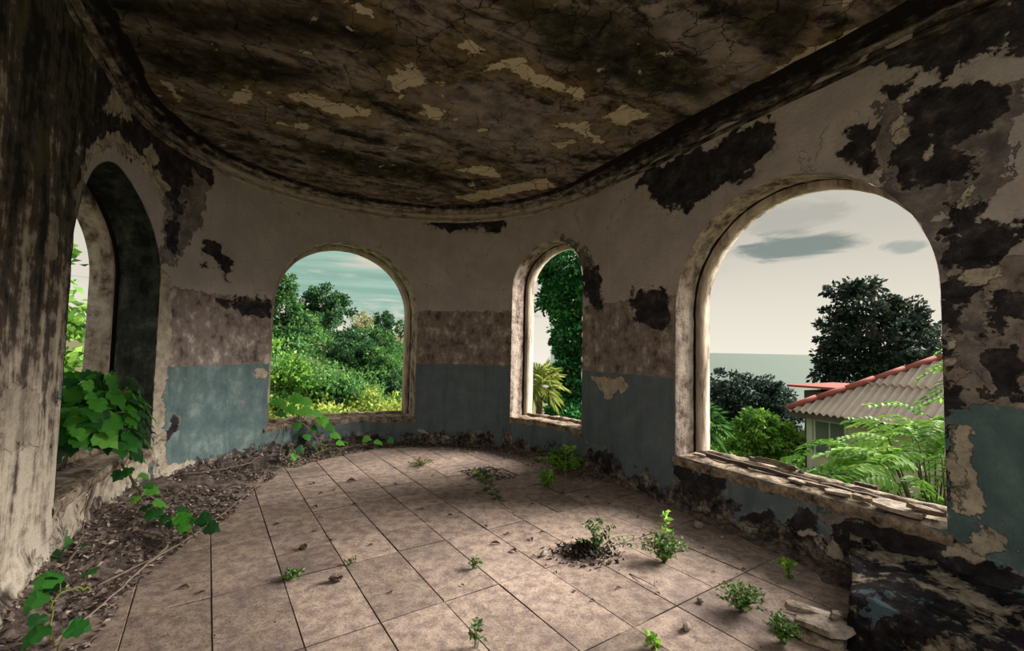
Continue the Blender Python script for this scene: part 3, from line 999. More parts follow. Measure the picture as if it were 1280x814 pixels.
def sea_build(nt):
    p = nt.pos()
    n = nt.noise(nt.scale(p, (0.02, 0.006, 1)), 1.0, 5, 0.6)
    return nt.mix(n, (0.085, 0.120, 0.102), (0.15, 0.19, 0.163)), nt.noise(nt.scale(p, (0.35, 0.12, 1)), 1.0, 4), 0.6
M_SEA = material('sea water', sea_build, 0.6, 0.12)
def build_sea():
    L = 90000
    n = 24
    ang = np.radians(np.linspace(5, 110, n))
    vs = [(0.0, 0.0, -62.0)] + [(L * math.sin(a), L * math.cos(a), -62.0) for a in ang]
    me = bpy.data.meshes.new('sea')
    me.from_pydata(vs, [], [(0, k + 1, k) for k in range(1, n)])
    link('sea', me, M_SEA, kind='structure')
build_sea()

def leaf_quads(P, size, rg, nrm=None, droop=0.3, aspect=0.55):
    """one folded four-corner leaf per point; P (n,3); size scalar or (n,)"""
    n = len(P)
    size = np.broadcast_to(np.asarray(size, float), (n,))[:, None] * rg.uniform(0.7, 1.3, (n, 1))
    d = rg.normal(0, 1, (n, 3))
    if nrm is not None:
        d = d * 0.7 + nrm * 0.9
    d[:, 2] -= droop
    d /= np.linalg.norm(d, axis=1, keepdims=True)
    q = rg.normal(0, 1, (n, 3))
    w = np.cross(d, q)
    w /= np.linalg.norm(w, axis=1, keepdims=True) + 1e-9
    u = np.cross(w, d)
    a = P
    b = P + d * size * 0.5 + w * size * aspect * 0.5
    c = P + d * size
    e = P + d * size * 0.5 - w * size * aspect * 0.5
    m = u * size * 0.10
    V = np.stack([a + m, b - m, c + m, e - m], 1).reshape(-1, 3)
    F = np.arange(4 * n, dtype=np.int32).reshape(n, 4)
    return V, F

def blob_points(rg, n, c, rad, shell=0.55):
    d = rg.normal(0, 1, (n, 3))
    d /= np.linalg.norm(d, axis=1, keepdims=True)
    r = rg.uniform(shell, 1.0, (n, 1)) ** 0.7
    return np.asarray(c) + d * r * np.asarray(rad), d

def crown_mesh(name, rg, ells, n_clump, n_leaf, leaf, clump):
    """ells: list of (centre, radii): clumps of leaves are strewn through these ellipsoids"""
    vol = np.array([np.prod(e[1]) ** 0.67 for e in ells])
    pick = rg.choice(len(ells), n_clump, p=vol / vol.sum())
    Ps, Ns = [], []
    for k in range(n_clump):
        c, r = ells[pick[k]]
        cp, dn = blob_points(rg, 1, c, r, 0.35)
        cs = clump * rg.uniform(0.6, 1.25)
        p, d = blob_points(rg, n_leaf, cp[0], (cs, cs, cs * 0.62), 0.2)
        Ps.append(p)
        Ns.append(d * 0.6 + dn)
    P = np.concatenate(Ps)
    Nn = np.concatenate(Ns)
    V, F = leaf_quads(P, leaf, rg, Nn)
    return mesh_arrays(name, V, [F]), P

def make_tree(name, label, cat, x, y, ells, leaf_mat, leaf=0.2, n_clump=60, n_leaf=60, clump=0.5, trunk=0.15, seed=1, group=None, branches=5):
    """ells in metres relative to (x, y) and to sea-level height zero of the room's floor"""
    rg = np.random.default_rng(seed)
    g = float(ground(x, y)) - 0.1
    root = thing(name, label, cat, (x, y, g), group)
    E = [((c[0], c[1], c[2] - g), r) for c, r in ells]
    me, P = crown_mesh('crown', rg, E, n_clump, n_leaf, leaf, clump)
    link('crown', me, leaf_mat, root)
    top = max(c[2] + r[2] * (0.6 if n_clump < 60 else -0.1) for c, r in E)
    mb = MB()
    mb.tube(curve_pts([(0, 0, 0), (rg.normal(0, .1), rg.normal(0, .1), top * 0.45), (E[0][0][0] * 0.7, E[0][0][1] * 0.7, top)], 8), trunk, trunk * 0.25, 6)
    for k in range(branches):
        t = P[rg.integers(len(P))]
        h = max(0.2, min(top * 0.9, t[2] * rg.uniform(0.45, 0.8)))
        mb.tube(curve_pts([(0, 0, h), (t[0] * 0.45, t[1] * 0.45, (h + t[2]) / 2 + 0.1), t], 5), trunk * 0.35, trunk * 0.08, 5)
    mb.obj('trunk', M_BARK, root, sm=True)
    return root

def build_trees():
    # ---- through the left-hand far window: the hill and its trees
    T = [
     ('conical_tree', 'tall conical leafy tree at left edge of the view through the second window', 'tree', -14.9, 29.5,
      [((0, 0, 1.5), (2.0, 2.0, 2.6)), ((-0.1, 0, 3.8), (1.2, 1.2, 1.6)), ((-0.2, 0, 5.3), (0.6, 0.6, 1.0)), ((0, 0, 0), (2.3, 2.3, 2.0))], G_HILL, .26, 240, 50, .5, .2),
     ('broadleaf_tree', 'large round-headed tree standing highest against the teal cloud on the hill', 'tree', -18.4, 44.0,
      [((0.2, 0, 6.2), (2.0, 1.8, 1.3)), ((-1.5, 0, 5.6), (1.1, 1.0, 0.9)), ((1.6, 0, 5.2), (1.0, 1.0, 1.0)), ((0.3, 0, 4.4), (0.9, 0.9, 1.2))], G_DEEP, .30, 100, 46, .55, .22),
     ('broadleaf_tree', 'full green tree just below the highest tree on the hill', 'tree', -15.9, 38.5,
      [((0, 0, 3.0), (1.8, 1.6, 1.7)), ((0.4, 0, 1.2), (2.2, 1.8, 1.6)), ((1.4, 0, 2.2), (1.0, 1.0, 1.0)), ((-.6, 0, .4), (2.0, 1.8, 1.6))], G_DEEP, .26, 150, 50, .5, .2),
     ('broadleaf_tree', 'tree with a pale trunk between the conical tree and the highest tree', 'tree', -16.6, 36.0,
      [((0, 0, 2.2), (1.1, 1.0, 1.3)), ((0.1, 0, 3.4), (0.6, 0.6, 0.6))], G_BRIGHT, .22, 60, 46, .42, .13),
     ('slender_tree', 'thin ragged sapling right of the highest hill tree', 'tree', -16.5, 47.5,
      [((0, 0, 4.3), (0.8, 0.7, 0.9)), ((0.3, 0, 3.3), (1.0, 0.8, 0.6))], G_AUTUMN, .22, 26, 26, .38, .1),
     ('slender_tree', 'slender straw-coloured tree on the skyline left of the round dark tree', 'tree', -18.2, 56.0,
      [((0, 0, 5.0), (0.95, 0.8, 0.8)), ((0, 0, 4.3), (0.8, 0.7, 0.7))], G_AUTUMN, .24, 24, 26, .42, .1),
     ('round_tree', 'round dark tree standing alone on the far skyline', 'tree', -23.2, 80.0,
      [((0, 0, 6.0), (1.9, 1.7, 1.7)), ((0, 0, 4.2), (1.5, 1.4, 1.6))], G_DEEP, .36, 70, 46, .6, .2),
     ('small_tree', 'small thin tree at the right edge of the hill skyline', 'tree', -19.7, 79.0,
      [((0, 0, 5.0), (1.1, 1.0, 1.0)), ((0.6, 0, 4.0), (1.2, 1.0, 0.9))], G_HILL, .32, 26, 34, .5, .12),
     ('small_tree', 'low dark tree on the skyline between the straw-coloured and round trees', 'tree', -22.6, 76.0,
      [((0, 0, 3.8), (1.3, 1.2, 1.3))], G_DEEP, .34, 34, 40, .55, .15),
     ('small_tree', 'low dark tree on the skyline under the ragged sapling', 'tree', -19.5, 60.0,
      [((0, 0, 3.0), (1.9, 1.4, 1.4))], G_DEEP, .30, 44, 44, .55, .15),
     ('leafy_bush', 'bright bush at the left jamb of the second window below the conical tree', 'bush', -9.1, 17.5,
      [((0, 0, 0.6), (1.0, 1.0, 1.2)), ((0.5, 0, -0.2), (1.2, 1.0, 1.2))], G_BRIGHT, .17, 80, 50, .32, .08),
     ('leafy_bush', 'dark rounded bush in the hollow beneath the bright bush', 'bush', -8.8, 19.0,
      [((0.3, 0, -0.4), (0.9, 0.8, 0.8)), ((1.3, 0, -.6), (.9, .8, .7))], G_DEEP, .17, 60, 50, .32, .08),
     ('leafy_bush', 'olive rounded bush right of the dark bush in the hollow', 'bush', -7.6, 18.8,
      [((0.2, 0, -0.5), (1.0, 0.8, 0.8)), ((1.0, 0, -.9), (.8, .8, .6))], G_SLOPE, .17, 60, 50, .32, .08),
     ('leafy_tree', 'bluish green tree in the middle of the wooded slope', 'tree', -11.2, 31.0,
      [((0, 0, 1.4), (1.6, 1.4, 1.5)), ((0.8, 0, 0.2), (1.7, 1.5, 1.4)), ((-.8, 0, -.2), (1.6, 1.5, 1.3))], G_DEEP, .22, 130, 50, .42, .14),
     ('leafy_tree', 'mid green tree beside the bluish one on the wooded slope', 'tree', -10.2, 34.0,
      [((0, 0, 1.8), (1.5, 1.4, 1.3)), ((0.9, 0, 0.6), (1.5, 1.4, 1.4))], G_HILL, .22, 100, 50, .42, .14),
     ('leafy_tree', 'vine-covered tree where the slope runs down to the right', 'tree', -8.9, 31.0,
      [((0, 0, 0.4), (1.5, 1.4, 1.2)), ((1.0, 0, -.5), (1.3, 1.2, 1.0))], G_SLOPE, .20, 100, 50, .40, .14),
     ('columnar_shrub', 'narrow dark upright shrub near the right jamb of the second window', 'shrub', -5.75, 22.0,
      [((0, 0, -0.1), (0.22, 0.22, 0.7)), ((0.05, 0, -.6), (.3, .3, .5))], G_DEEP, .13, 40, 40, .2, .05),
    ]
    for i, (nm, lb, ct, x, y, el_, mt, lf, nc, nl, cl, tr) in enumerate(T):
        make_tree(nm, lb, ct, x, y, el_, mt, lf, nc, nl, cl, tr, seed=100 + i)
    # ---- through the narrow window
    make_tree('ivy_clad_tree', 'tall ivy-clad tree filling the right half of the narrow window', 'tree', 2.05, 13.4,
        [((0, 0, -0.4), (1.0, 0.8, 1.0)), ((0.1, 0, 0.9), (0.95, 0.7, 1.0)), ((0.05, 0, 2.1), (0.90, 0.7, 0.9)), ((-0.05, 0, 3.2), (0.95, 0.7, 0.8)), ((-0.3, 0, 4.2), (1.0, 0.8, 0.8)), ((-.55, 0, 3.6), (.6, .5, .5)), ((-.95, 0, 3.1), (.3, .3, .35)), ((-1.1, 0, 2.65), (.14, .2, .25))],
        G_IVY, .15, 420, 60, .26, .16, seed=201)
    make_tree('leafy_bush', 'dark bush at the foot of the ivy-clad tree in the narrow window', 'bush', 1.75, 12.6,
        [((0, 0, -0.7), (0.75, 0.6, 0.7)), ((-.5, 0, -1.0), (.6, .6, .5))], G_IVY, .13, 70, 50, .22, .06, seed=202)
    # ---- through the large right window
    make_tree('spreading_evergreen', 'big dark spreading evergreen tree rising behind the corrugated roof', 'tree', 18.6, 23.0,
        [((0, 0, 2.2), (2.4, 2.2, 2.0)), ((-1.3, 0, 1.2), (1.5, 1.5, 1.7)), ((-0.8, 0, 4.2), (1.5, 1.3, 0.9)), ((-1.5, 0, 5.0), (0.9, 0.8, 0.42)), ((-.4, 0, 5.15), (.9, .8, .45)), ((-1.9, 0, 3.3), (.8, .8, .8)), ((1.4, 0, 3.6), (1.2, 1.1, 0.9)), ((2.3, 0, 2.6), (1.1, 1.1, 1.2)), ((0.8, 0, 4.3), (.6, .6, .5)), ((-2.2, 0, .6), (.6, .6, .8))],
        G_DARK, .24, 330, 44, .42, .35, seed=210, branches=12)
    for i, (lb, x, y, zt, w) in enumerate([
        ('dark bushy conifer farthest left below the sea horizon', 14.6, 32.5, 0.5, 1.7),
        ('pointed dark conifer next to the left jamb of the large window', 15.6, 31.5, 0.2, 1.4),
        ('dark conifer in the middle of the row below the sea', 17.0, 32.0, 0.35, 1.5),
        ('dark conifer right of the middle in the row below the sea', 18.3, 32.0, -0.1, 1.5),
        ('lowest dark conifer of the row, beside the corner of the roof', 19.4, 32.0, -0.9, 1.4)]):
        make_tree('dark_conifer', lb, 'tree', x, y, [((0, 0, zt - 1.0), (w * .55, w * .5, 1.0)), ((0, 0, zt - 2.4), (w, w, 1.5)), ((0.1, 0, zt - 4.0), (w * 1.2, w, 1.6))],
                  G_BLUE, .24, 120, 46, .42, .12, seed=220 + i)
    make_tree('rounded_tree', 'rounded light green tree below the dark conifers', 'tree', 8.0, 14.6,
        [((0, 0, -0.75), (0.95, 0.9, 0.5)), ((-.3, 0, -1.2), (1.1, 1.0, 0.5)), ((.5, 0, -1.3), (1.0, .9, .5))], G_BRIGHT, .14, 170, 46, .22, .1, seed=230)
    # ---- through the left opening
    make_tree('leafy_tree', 'sunlit leafy tree seen through the slit of the left opening', 'tree', -8.2, 7.2,
        [((0, 0, 1.0), (1.3, 1.3, 1.5)), ((0.2, 0, -.5), (1.5, 1.5, 1.2)), ((-.1, 0, 2.4), (1.1, 1.1, .8))], G_BRIGHT, .16, 150, 50, .32, .1, seed=240)
    make_tree('leafy_bush', 'deep green bush low outside the left opening', 'bush', -5.9, 5.4,
        [((0, 0, -0.2), (0.9, 0.9, 0.9)), ((.1, 0, .7), (.6, .6, .5))], G_IVY, .14, 80, 50, .25, .06, seed=241)
build_trees()

def undergrowth(name, label, n, rg, ph0, ph1, r0, r1, mat, leaf0, hgt, clump):
    """a continuous cover of leaves nobody could count, growing in rounded clumps over the ground"""
    ph = np.radians(rg.uniform(ph0, ph1, n))
    r = np.exp(rg.uniform(math.log(r0), math.log(r1), n))
    x, y = r * np.sin(ph), r * np.cos(ph)
    c = clump * (r / r0) ** 0.5
    k1 = vnoise(x / c, y / c, 41)
    k2 = vnoise(x / c * 2.3, y / c * 2.3, 42)
    h = hgt * np.clip(0.55 + 0.55 * k1 + 0.3 * k2, 0.05, 1.5)
    z = ground(x, y) + h * rg.uniform(0.55, 1.05, n)
    V, F = leaf_quads(np.stack([x, y, z], 1), leaf0 * (r / r0) ** 0.75, rg, np.array([[0, -0.2, 0.5]]), 0.1)
    o = link(name, mesh_arrays(name, V, [F]), mat, kind='stuff')
    tag(o, label, 'undergrowth')
    o['kind'] = 'stuff'
    return o
rg = np.random.default_rng(55)
undergrowth('meadow_undergrowth', 'yellow-green overgrown meadow just outside the second window', 26000, rg, -36, -9, 9.5, 23, G_YELLOW, .11, 1.45, 1.0)
undergrowth('hillside_undergrowth', 'green creeper-covered hillside behind the yellow meadow', 42000, rg, -40, -6, 19, 120, G_SLOPE, .17, 1.6, 2.2)
undergrowth('slope_undergrowth', 'bright green undergrowth on the slope outside the large window', 24000, rg, 17, 56, 6.2, 34, G_BRIGHT, .10, 1.5, 0.9)
undergrowth('thicket_undergrowth', 'green thicket outside the narrow window', 9000, rg, -2, 14, 9.5, 30, G_SLOPE, .11, 1.2, 1.0)
undergrowth('thicket_undergrowth', 'green thicket outside the left opening', 9000, rg, -66, -38, 5.2, 20, G_HILL, .10, 1.2, 1.0)

# ---- palms
def palm(label, x, y, z, rad, n, seed, mat):
    rg = np.random.default_rng(seed)
    g = float(ground(x, y)) - 0.1
    root = thing('fan_palm', label, 'palm', (x, y, g))
    h = z - g
    MB().tube(curve_pts([(0, 0, 0), (0.05, 0.02, h * 0.5), (0, 0, h)], 8), 0.11, 0.09, 7).obj('trunk', M_BARK, root, sm=True)
    for k in range(n):
        az = k * 2.399 + rg.normal(0, .15)
        elv = math.radians(70 - 125 * (k / n)) 
        dr = np.array([math.cos(az) * math.cos(elv), math.sin(az) * math.cos(elv), math.sin(elv)])
        side = np.cross(dr, [0, 0, 1.0])
        side /= np.linalg.norm(side) + 1e-9
        upv = np.cross(side, dr)
        mb = MB()
        hub = np.array([0, 0, h]) + dr * rad * 0.45
        mb.tube([(0, 0, h), tuple(hub)], 0.012, 0.008, 4)
        nb = 15
        for j in range(nb):
            q = math.radians(-105 + 210 * j / (nb - 1))
            bd = dr * math.cos(q) + side * math.sin(q)
            L = rad * 0.62 * (0.75 + 0.25 * math.cos(q))
            wv = np.cross(bd, upv)
            wv /= np.linalg.norm(wv) + 1e-9
            a = hub
            b = hub + bd * L * 0.55 + wv * 0.022 * rad * 1.6
            e = hub + bd * L * 0.55 - wv * 0.022 * rad * 1.6
            c = hub + bd * L + np.array([0, 0, -0.16 * rad * rg.uniform(0.5, 1.4)])
            mb.add([a, b + upv * 0.01, c, e + upv * 0.01], [(0, 1, 2), (0, 2, 3)])
        mb.obj('frond', mat, root)
    return root
palm('yellow-tinged fan palm at the left of the narrow window', 0.72, 11.6, 0.70, 0.80, 22, 301, G_PALM)
palm('green fan palm close behind the left jamb of the large window', 3.83, 9.0, 0.15, 0.6, 20, 302, G_HILL)

# ---- broad plants with feather-shaped leaves just outside the large window
def frond_mesh(L, pairs, seed):
    rg = np.random.default_rng(seed)
    mb = MB()
    ax = curve_pts([(0, 0, 0), (L * .5, 0, L * .10), (L, 0, -L * .16)], 12)
    mb.tube(ax, 0.006, 0.002, 4)
    for k in range(pairs):
        t = 0.16 + 0.82 * k / (pairs - 1)
        i = min(int(t * 12), 11)
        p = ax[i] + (ax[i + 1] - ax[i]) * (t * 12 - i)
        ll = L * 0.27 * (0.7 + 0.9 * t - 0.85 * t * t) * rg.uniform(0.9, 1.1)
        for s in (-1, 1):
            d = np.array([0.45, s * 0.9, -0.22 + rg.normal(0, .1)])
            d /= np.linalg.norm(d)
            w = np.cross(d, [0, 0, 1])
            w /= np.linalg.norm(w)
            hw = ll * 0.21
            m1 = p + d * ll * 0.35
            m2 = p + d * ll * 0.7 - np.array([0, 0, ll * 0.05])
            tip = p + d * ll - np.array([0, 0, ll * 0.16])
            upz = np.array([0, 0, 0.012])
            mb.add([p, m1 + w * hw + upz, m2 + w * hw * .8 + upz, tip, m2 - w * hw * .8 + upz, m1 - w * hw + upz, m1, m2],
                   [(0, 1, 6), (1, 2, 7, 6), (2, 3, 7), (3, 4, 7), (4, 5, 6, 7), (5, 0, 6)])
    return mb.mesh('frond')

def feather_plant(label, x, y, ztop, n, spread, seed, face=None):
    rg = np.random.default_rng(seed)
    g = float(ground(x, y)) - 0.1
    root = thing('feather_leaved_shrub', label, 'shrub', (x, y, g))
    ms = [frond_mesh(L, p, seed + k) for k, (L, p) in enumerate(((0.62, 9), (0.78, 10), (0.9, 11)))]
    h = ztop - g
    stems = MB()
    for k in range(n):
        az = k * 2.399 + rg.normal(0, .3)
        rad = spread * math.sqrt((k + 0.5) / n)
        tip = np.array([math.cos(az) * rad, math.sin(az) * rad, h * (1 - 0.45 * (rad / spread) ** 2 * rg.uniform(.3, 1.3)) - 0.15 - rg.uniform(0, .55)])
        if k % 3 == 0:
            stems.tube(curve_pts([(rg.normal(0, .1), rg.normal(0, .1), 0), (tip[0] * .35, tip[1] * .35, tip[2] * .6), tip], 7), 0.022, 0.007, 5)
        o = link('frond', ms[k % 3], G_FEATHER, root, tuple(tip))
        o.rotation_euler = (rg.normal(0, .25), rg.uniform(-0.35, 0.35), az + rg.normal(0, .5))
        o.scale = (rg.uniform(.75, 1.1),) * 3
    stems.obj('stems', M_TWIG_GREEN, root, sm=True)
    return root
G_FEATHER = foliage_mat('feather leaves', (0.04, 0.14, 0.02), (0.13, 0.32, 0.04), (0.36, 0.56, 0.11), 0.45)
M_TWIG_GREEN = material('green brown stems', lambda nt: ((0.085, 0.075, 0.035), None, 0), 0.8, 0.2)
for i, (lb, x, y, zt, n, sp) in enumerate([
    ('feather-leaved shrub nearest the right end of the large window', 5.62, 5.8, 1.0, 90, 1.15),
    ('tall feather-leaved shrub hiding the right part of the house wall', 6.5, 7.0, 1.0, 90, 0.95),
    ('low feather-leaved shrub under the middle of the house eave', 5.1, 6.4, -0.02, 80, 1.05),
    ('light green feather-leaved shrub left of the house window', 4.75, 7.9, -0.3, 80, 1.15),
    ('feather-leaved shrub behind the bundle of sticks on the sill', 4.2, 7.5, -0.35, 70, 1.1)]):
    feather_plant(lb, x, y, zt, n, sp, 400 + 10 * i)
r = thing('leaning_sapling', 'single leafy branch reaching in front of the corrugated roof at the right jamb', 'sapling', (6.15, 5.95, float(ground(6.15, 5.95)) - 0.1))
h0 = 1.45 - r.location.z
sm_ = MB()
sm_.tube(curve_pts([(0, 0, 0), (0.1, -0.05, h0 * .6), (0.0, 0.05, h0)], 10), 0.03, 0.012, 6)
sm_.obj('stem', M_TWIG_GREEN, r, sm=True)
for k, (dz, az, sc) in enumerate([(0, 2.6, .8), (-.12, 3.3, .85), (-.3, 2.9, .9), (-.42, 2.3, .8), (.1, 1.8, .7), (-.2, 4.2, .8), (-.5, 3.6, .9), (.15, .6, .7), (-.3, 5.5, .8), (.3, 2.7, .55)]):
    o = link('frond', frond_mesh(.72, 10, 480) if k == 0 else fm_, G_FEATHER, r, (0, 0, h0 + dz))
    fm_ = o.data
    o.rotation_euler = (0.2, 0.1, az)
    o.scale = (sc,) * 3

# ---- the neighbouring house
M_ROOF = material('corrugated cement sheet', lambda nt: (nt.mix(nt.noise(nt.pos(), 2.2, 7, 0.7), (0.22, 0.185, 0.15), (0.46, 0.39, 0.325)), None, 0), 0.9, 0.15)
M_RIDGE = material('red ridge cap', lambda nt: (nt.mix(nt.noise(nt.pos(), 3, 5), (0.22, 0.055, 0.045), (0.38, 0.11, 0.085)), None, 0), 0.7, 0.2)
M_HWALL = material('cream render', lambda nt: (nt.mix(nt.noise(nt.pos(), 1.5, 6), (0.55, 0.50, 0.36), (0.70, 0.64, 0.48)), None, 0), 0.9, 0.1)
M_WHITE = material('white painted wood', lambda nt: ((0.62, 0.61, 0.57), None, 0), 0.7, 0.2)
M_DKWOOD = material('dark eave board', lambda nt: ((0.10, 0.085, 0.075), None, 0), 0.85, 0.15)
M_GLASS = material('window pane', lambda nt: ((0.12, 0.14, 0.14), None, 0), 0.12, 0.6)

def build_house():
    E0 = np.array([8.45, 13.8])
    e1 = -AX
    e2 = NX
    Z0, slope = -0.11, 0.60
    def P(u, v, dz=0.0):
        q = E0 + e1 * u + e2 * v
        return (q[0], q[1], Z0 + slope * min(v, 5.0) + dz)
    root = thing('neighbouring_house', 'cream house with corrugated grey hipped roof and red ridge below the large window', 'house', (E0[0], E0[1], -4.0))
    def put(name, mb, mat, par=root, sm=False):
        o = mb.obj(name, mat, None, sm=sm)
        o.parent = par
        o.matrix_parent_inverse = Matrix.Translation(-Vector(root.location)) if par == root else Matrix.Translation(-Vector(root.location))
        return o
    def world_child(name, vs, fs, mat, par=root, sm=False):
        L = Vector(root.location)
        return MB().add([Vector(v) - L for v in vs], fs).obj(name, mat, par, sm=sm)
    # corrugated sheets: two courses, each sheet a metre wide
    ulen, vmax, per = 12.0, 4.6, 0.185
    seg = 10
    for row, (v0, v1) in enumerate(((-0.05, 1.45), (1.40, 3.0), (2.95, vmax))):
        w = per * 5
        for k in range(int(ulen / w)):
            ua, ub = k * w, (k + 1) * w + 0.06
            if v0 > ub:
                continue
            vs, fs = [], []
            m = 5 * seg // 2 + 1
            cols = []
            for j in range(m):
                u = ua + (ub - ua) * j / (m - 1)
                a, b = v0, min(v1, u)
                if b < a:
                    b = a
                z = 0.045 * math.sin(2 * math.pi * u / per) + 0.02 * (2 - row) * 0 + (0.025 if row else 0.0) * 1
                cols.append(len(vs))
                vs.append(P(u, a, z + 0.045))
                vs.append(P(u, b, z + (0.012 if row == 0 else 0.03)))
                vs.append(P(u, a, z + 0.033))
            for j in range(m - 1):
                a, b = cols[j], cols[j + 1]
                fs += [(a, b, b + 1, a + 1), (a + 2, b + 2, b, a)]
            world_child('roof_sheet', vs, fs, M_ROOF, sm=False)
    # the hip end that faces away to the left
    vs = [P(0, 0), P(vmax, vmax)]
    q = E0 + e2 * (2 * vmax)
    vs.append((q[0], q[1], Z0))
    world_child('roof_end', vs, [(0, 1, 2)], M_ROOF)
    # hip caps
    for k in range(9):
        a, b = k * 0.52, k * 0.52 + 0.56
        if b > vmax:
            break
        mb = MB()
        L = Vector(root.location)
        pa, pb = Vector(P(a, a, 0.07)) - L, Vector(P(b, b, 0.085)) - L
        mb.tube([pa, pb], 0.085, 0.095, 8)
        mb.obj('ridge_cap', M_RIDGE if a < 3.2 else M_ROOF, root, sm=True)
    # eave board, soffit, wall
    def slab(name, u0, u1, v0, v1, z0, z1, mat, par=root):
        c = [E0 + e1 * u + e2 * v for u, v in ((u0, v0), (u1, v0), (u1, v1), (u0, v1))]
        vs = [(*p, z0) for p in c] + [(*p, z1) for p in c]
        return world_child(name, vs, [(3, 2, 1, 0), (4, 5, 6, 7), (0, 1, 5, 4), (1, 2, 6, 5), (2, 3, 7, 6), (3, 0, 4, 7)], mat, par)
    slab('eave_board', 0.02, ulen, 0.0, 0.05, Z0 - 0.16, Z0 + 0.0, M_DKWOOD)
    slab('eave_board', 0.0, 0.05, 0.0, 9.0, Z0 - 0.16, Z0 + 0.0, M_DKWOOD)
    slab('soffit', 0.05, ulen, 0.05, 0.6, Z0 - 0.10, Z0 - 0.06, M_WHITE)
    slab('wall', 0.38, ulen - .3, 0.45, 8.6, -5.5, Z0 - 0.09, M_HWALL)
    slab('corner_board', 0.34, 0.50, 0.41, 0.56, -5.5, Z0 - 0.09, M_WHITE)
    wf = slab('window', 0.55, 1.42, 0.40, 0.47, -1.35, Z0 - 0.2, M_WHITE)
    for a, b in ((0.61, 0.96), (1.01, 1.36)):
        slab('pane', a, b, 0.385, 0.42, -1.28, Z0 - 0.26, M_GLASS, wf)
    # small lean-to behind the hip with its own red roof
    vs = []
    for u, v, z in ((-1.0, 1.7, 0.60), (1.2, 1.7, 0.62), (1.2, 4.6, 0.66), (-1.0, 4.6, 0.62)):
        q = E0 + e1 * u + e2 * v
        vs += [(q[0], q[1], Z0 + z), (q[0], q[1], Z0 + z + 0.07)]
    world_child('lean_to_roof', vs, [(0, 2, 3, 1), (2, 4, 5, 3), (4, 6, 7, 5), (6, 0, 1, 7), (1, 3, 5, 7), (0, 6, 4, 2)], M_RIDGE)
    slab('lean_to_wall', -0.6, 0.9, 2.0, 4.4, -3.0, Z0 + 0.5, M_DKWOOD)
build_house()

# ---------------------------------------------------------------- inside: dirt, litter, vines, weeds, rubble
def litter_build(nt):
    r = nt.island()
    col = nt.ramp(r, [(0.0, (0.04, 0.03, 0.03)), (0.35, (0.12, 0.09, 0.083)), (0.6, (0.25, 0.19, 0.165)), (0.82, (0.42, 0.34, 0.285)), (1.0, (0.60, 0.52, 0.44))])
    return col, None, 0
M_LITTER = material('dry leaf litter', litter_build, 0.85, 0.15)
M_DIRT = material('dark dirt', lambda nt: (nt.ramp(nt.noise(nt.pos(), 14, 8, 0.75), [(0.35, (0.045, 0.035, 0.034)), (0.5, (0.15, 0.115, 0.103)), (0.65, (0.32, 0.255, 0.22))]), nt.noise(nt.pos(), 40, 5, 0.7), 0.02), 0.95, 0.1)
M_DEAD = material('dead leaf', lambda nt: (nt.mix(nt.noise(nt.pos(), 30, 3), (0.045, 0.028, 0.026), (0.13, 0.08, 0.062)), None, 0), 0.8, 0.15)
M_TWIG = material('woody vine bark', lambda nt: (nt.mix(nt.noise(nt.pos(), 25, 4), (0.10, 0.075, 0.06), (0.36, 0.28, 0.23)), None, 0), 0.85, 0.15)
M_STALK = material('green stalk', lambda nt: ((0.16, 0.19, 0.05), None, 0), 0.7, 0.2)
G_VINE = foliage_mat('vine leaves', (0.007, 0.04, 0.012), (0.022, 0.13, 0.022), (0.07, 0.30, 0.045), 0.3, 0.0, True)
G_VINE_LIGHT = foliage_mat('sunlit vine leaves', (0.02, 0.12, 0.015), (0.075, 0.33, 0.03), (0.20, 0.54, 0.08), 0.4, 0.0, True)  # lit copy of the vine green, sunlight painted into the leaf colour
G_WEED = foliage_mat('weed leaves', (0.022, 0.065, 0.018), (0.075, 0.17, 0.04), (0.22, 0.36, 0.09), 0.3)
G_WEED_LIGHT = foliage_mat('fresh weed leaves', (0.07, 0.24, 0.02), (0.22, 0.52, 0.05), (0.48, 0.72, 0.13), 0.4)
M_PLASTER = material('broken plaster', lambda nt: (nt.ramp(nt.noise(nt.pos(), 12, 7, 0.7), [(0.36, (0.14, 0.115, 0.095)), (0.5, (0.38, 0.32, 0.265)), (0.66, (0.58, 0.51, 0.43))]), nt.noise(nt.pos(), 45, 5, 0.7), 0.01), 0.95, 0.1)
M_WOOD = material('weathered dark wood', lambda nt: (nt.mix(nt.noise(nt.scale(nt.pos(), (8, 8, 40)), 2, 6), (0.035, 0.026, 0.022), (0.19, 0.14, 0.11)), None, 0), 0.85, 0.15)
M_STONE = material('pale rubble stone', lambda nt: (nt.mix(nt.noise(nt.pos(), 35, 5, 0.7), (0.17, 0.13, 0.11), (0.50, 0.42, 0.36)), nt.noise(nt.pos(), 60, 4), 0.006), 0.95, 0.1)

def inner(s, inward, z):
    x, y = wall_points(np.array([s]), -inward)
    return (float(x[0]), float(y[0]), z)

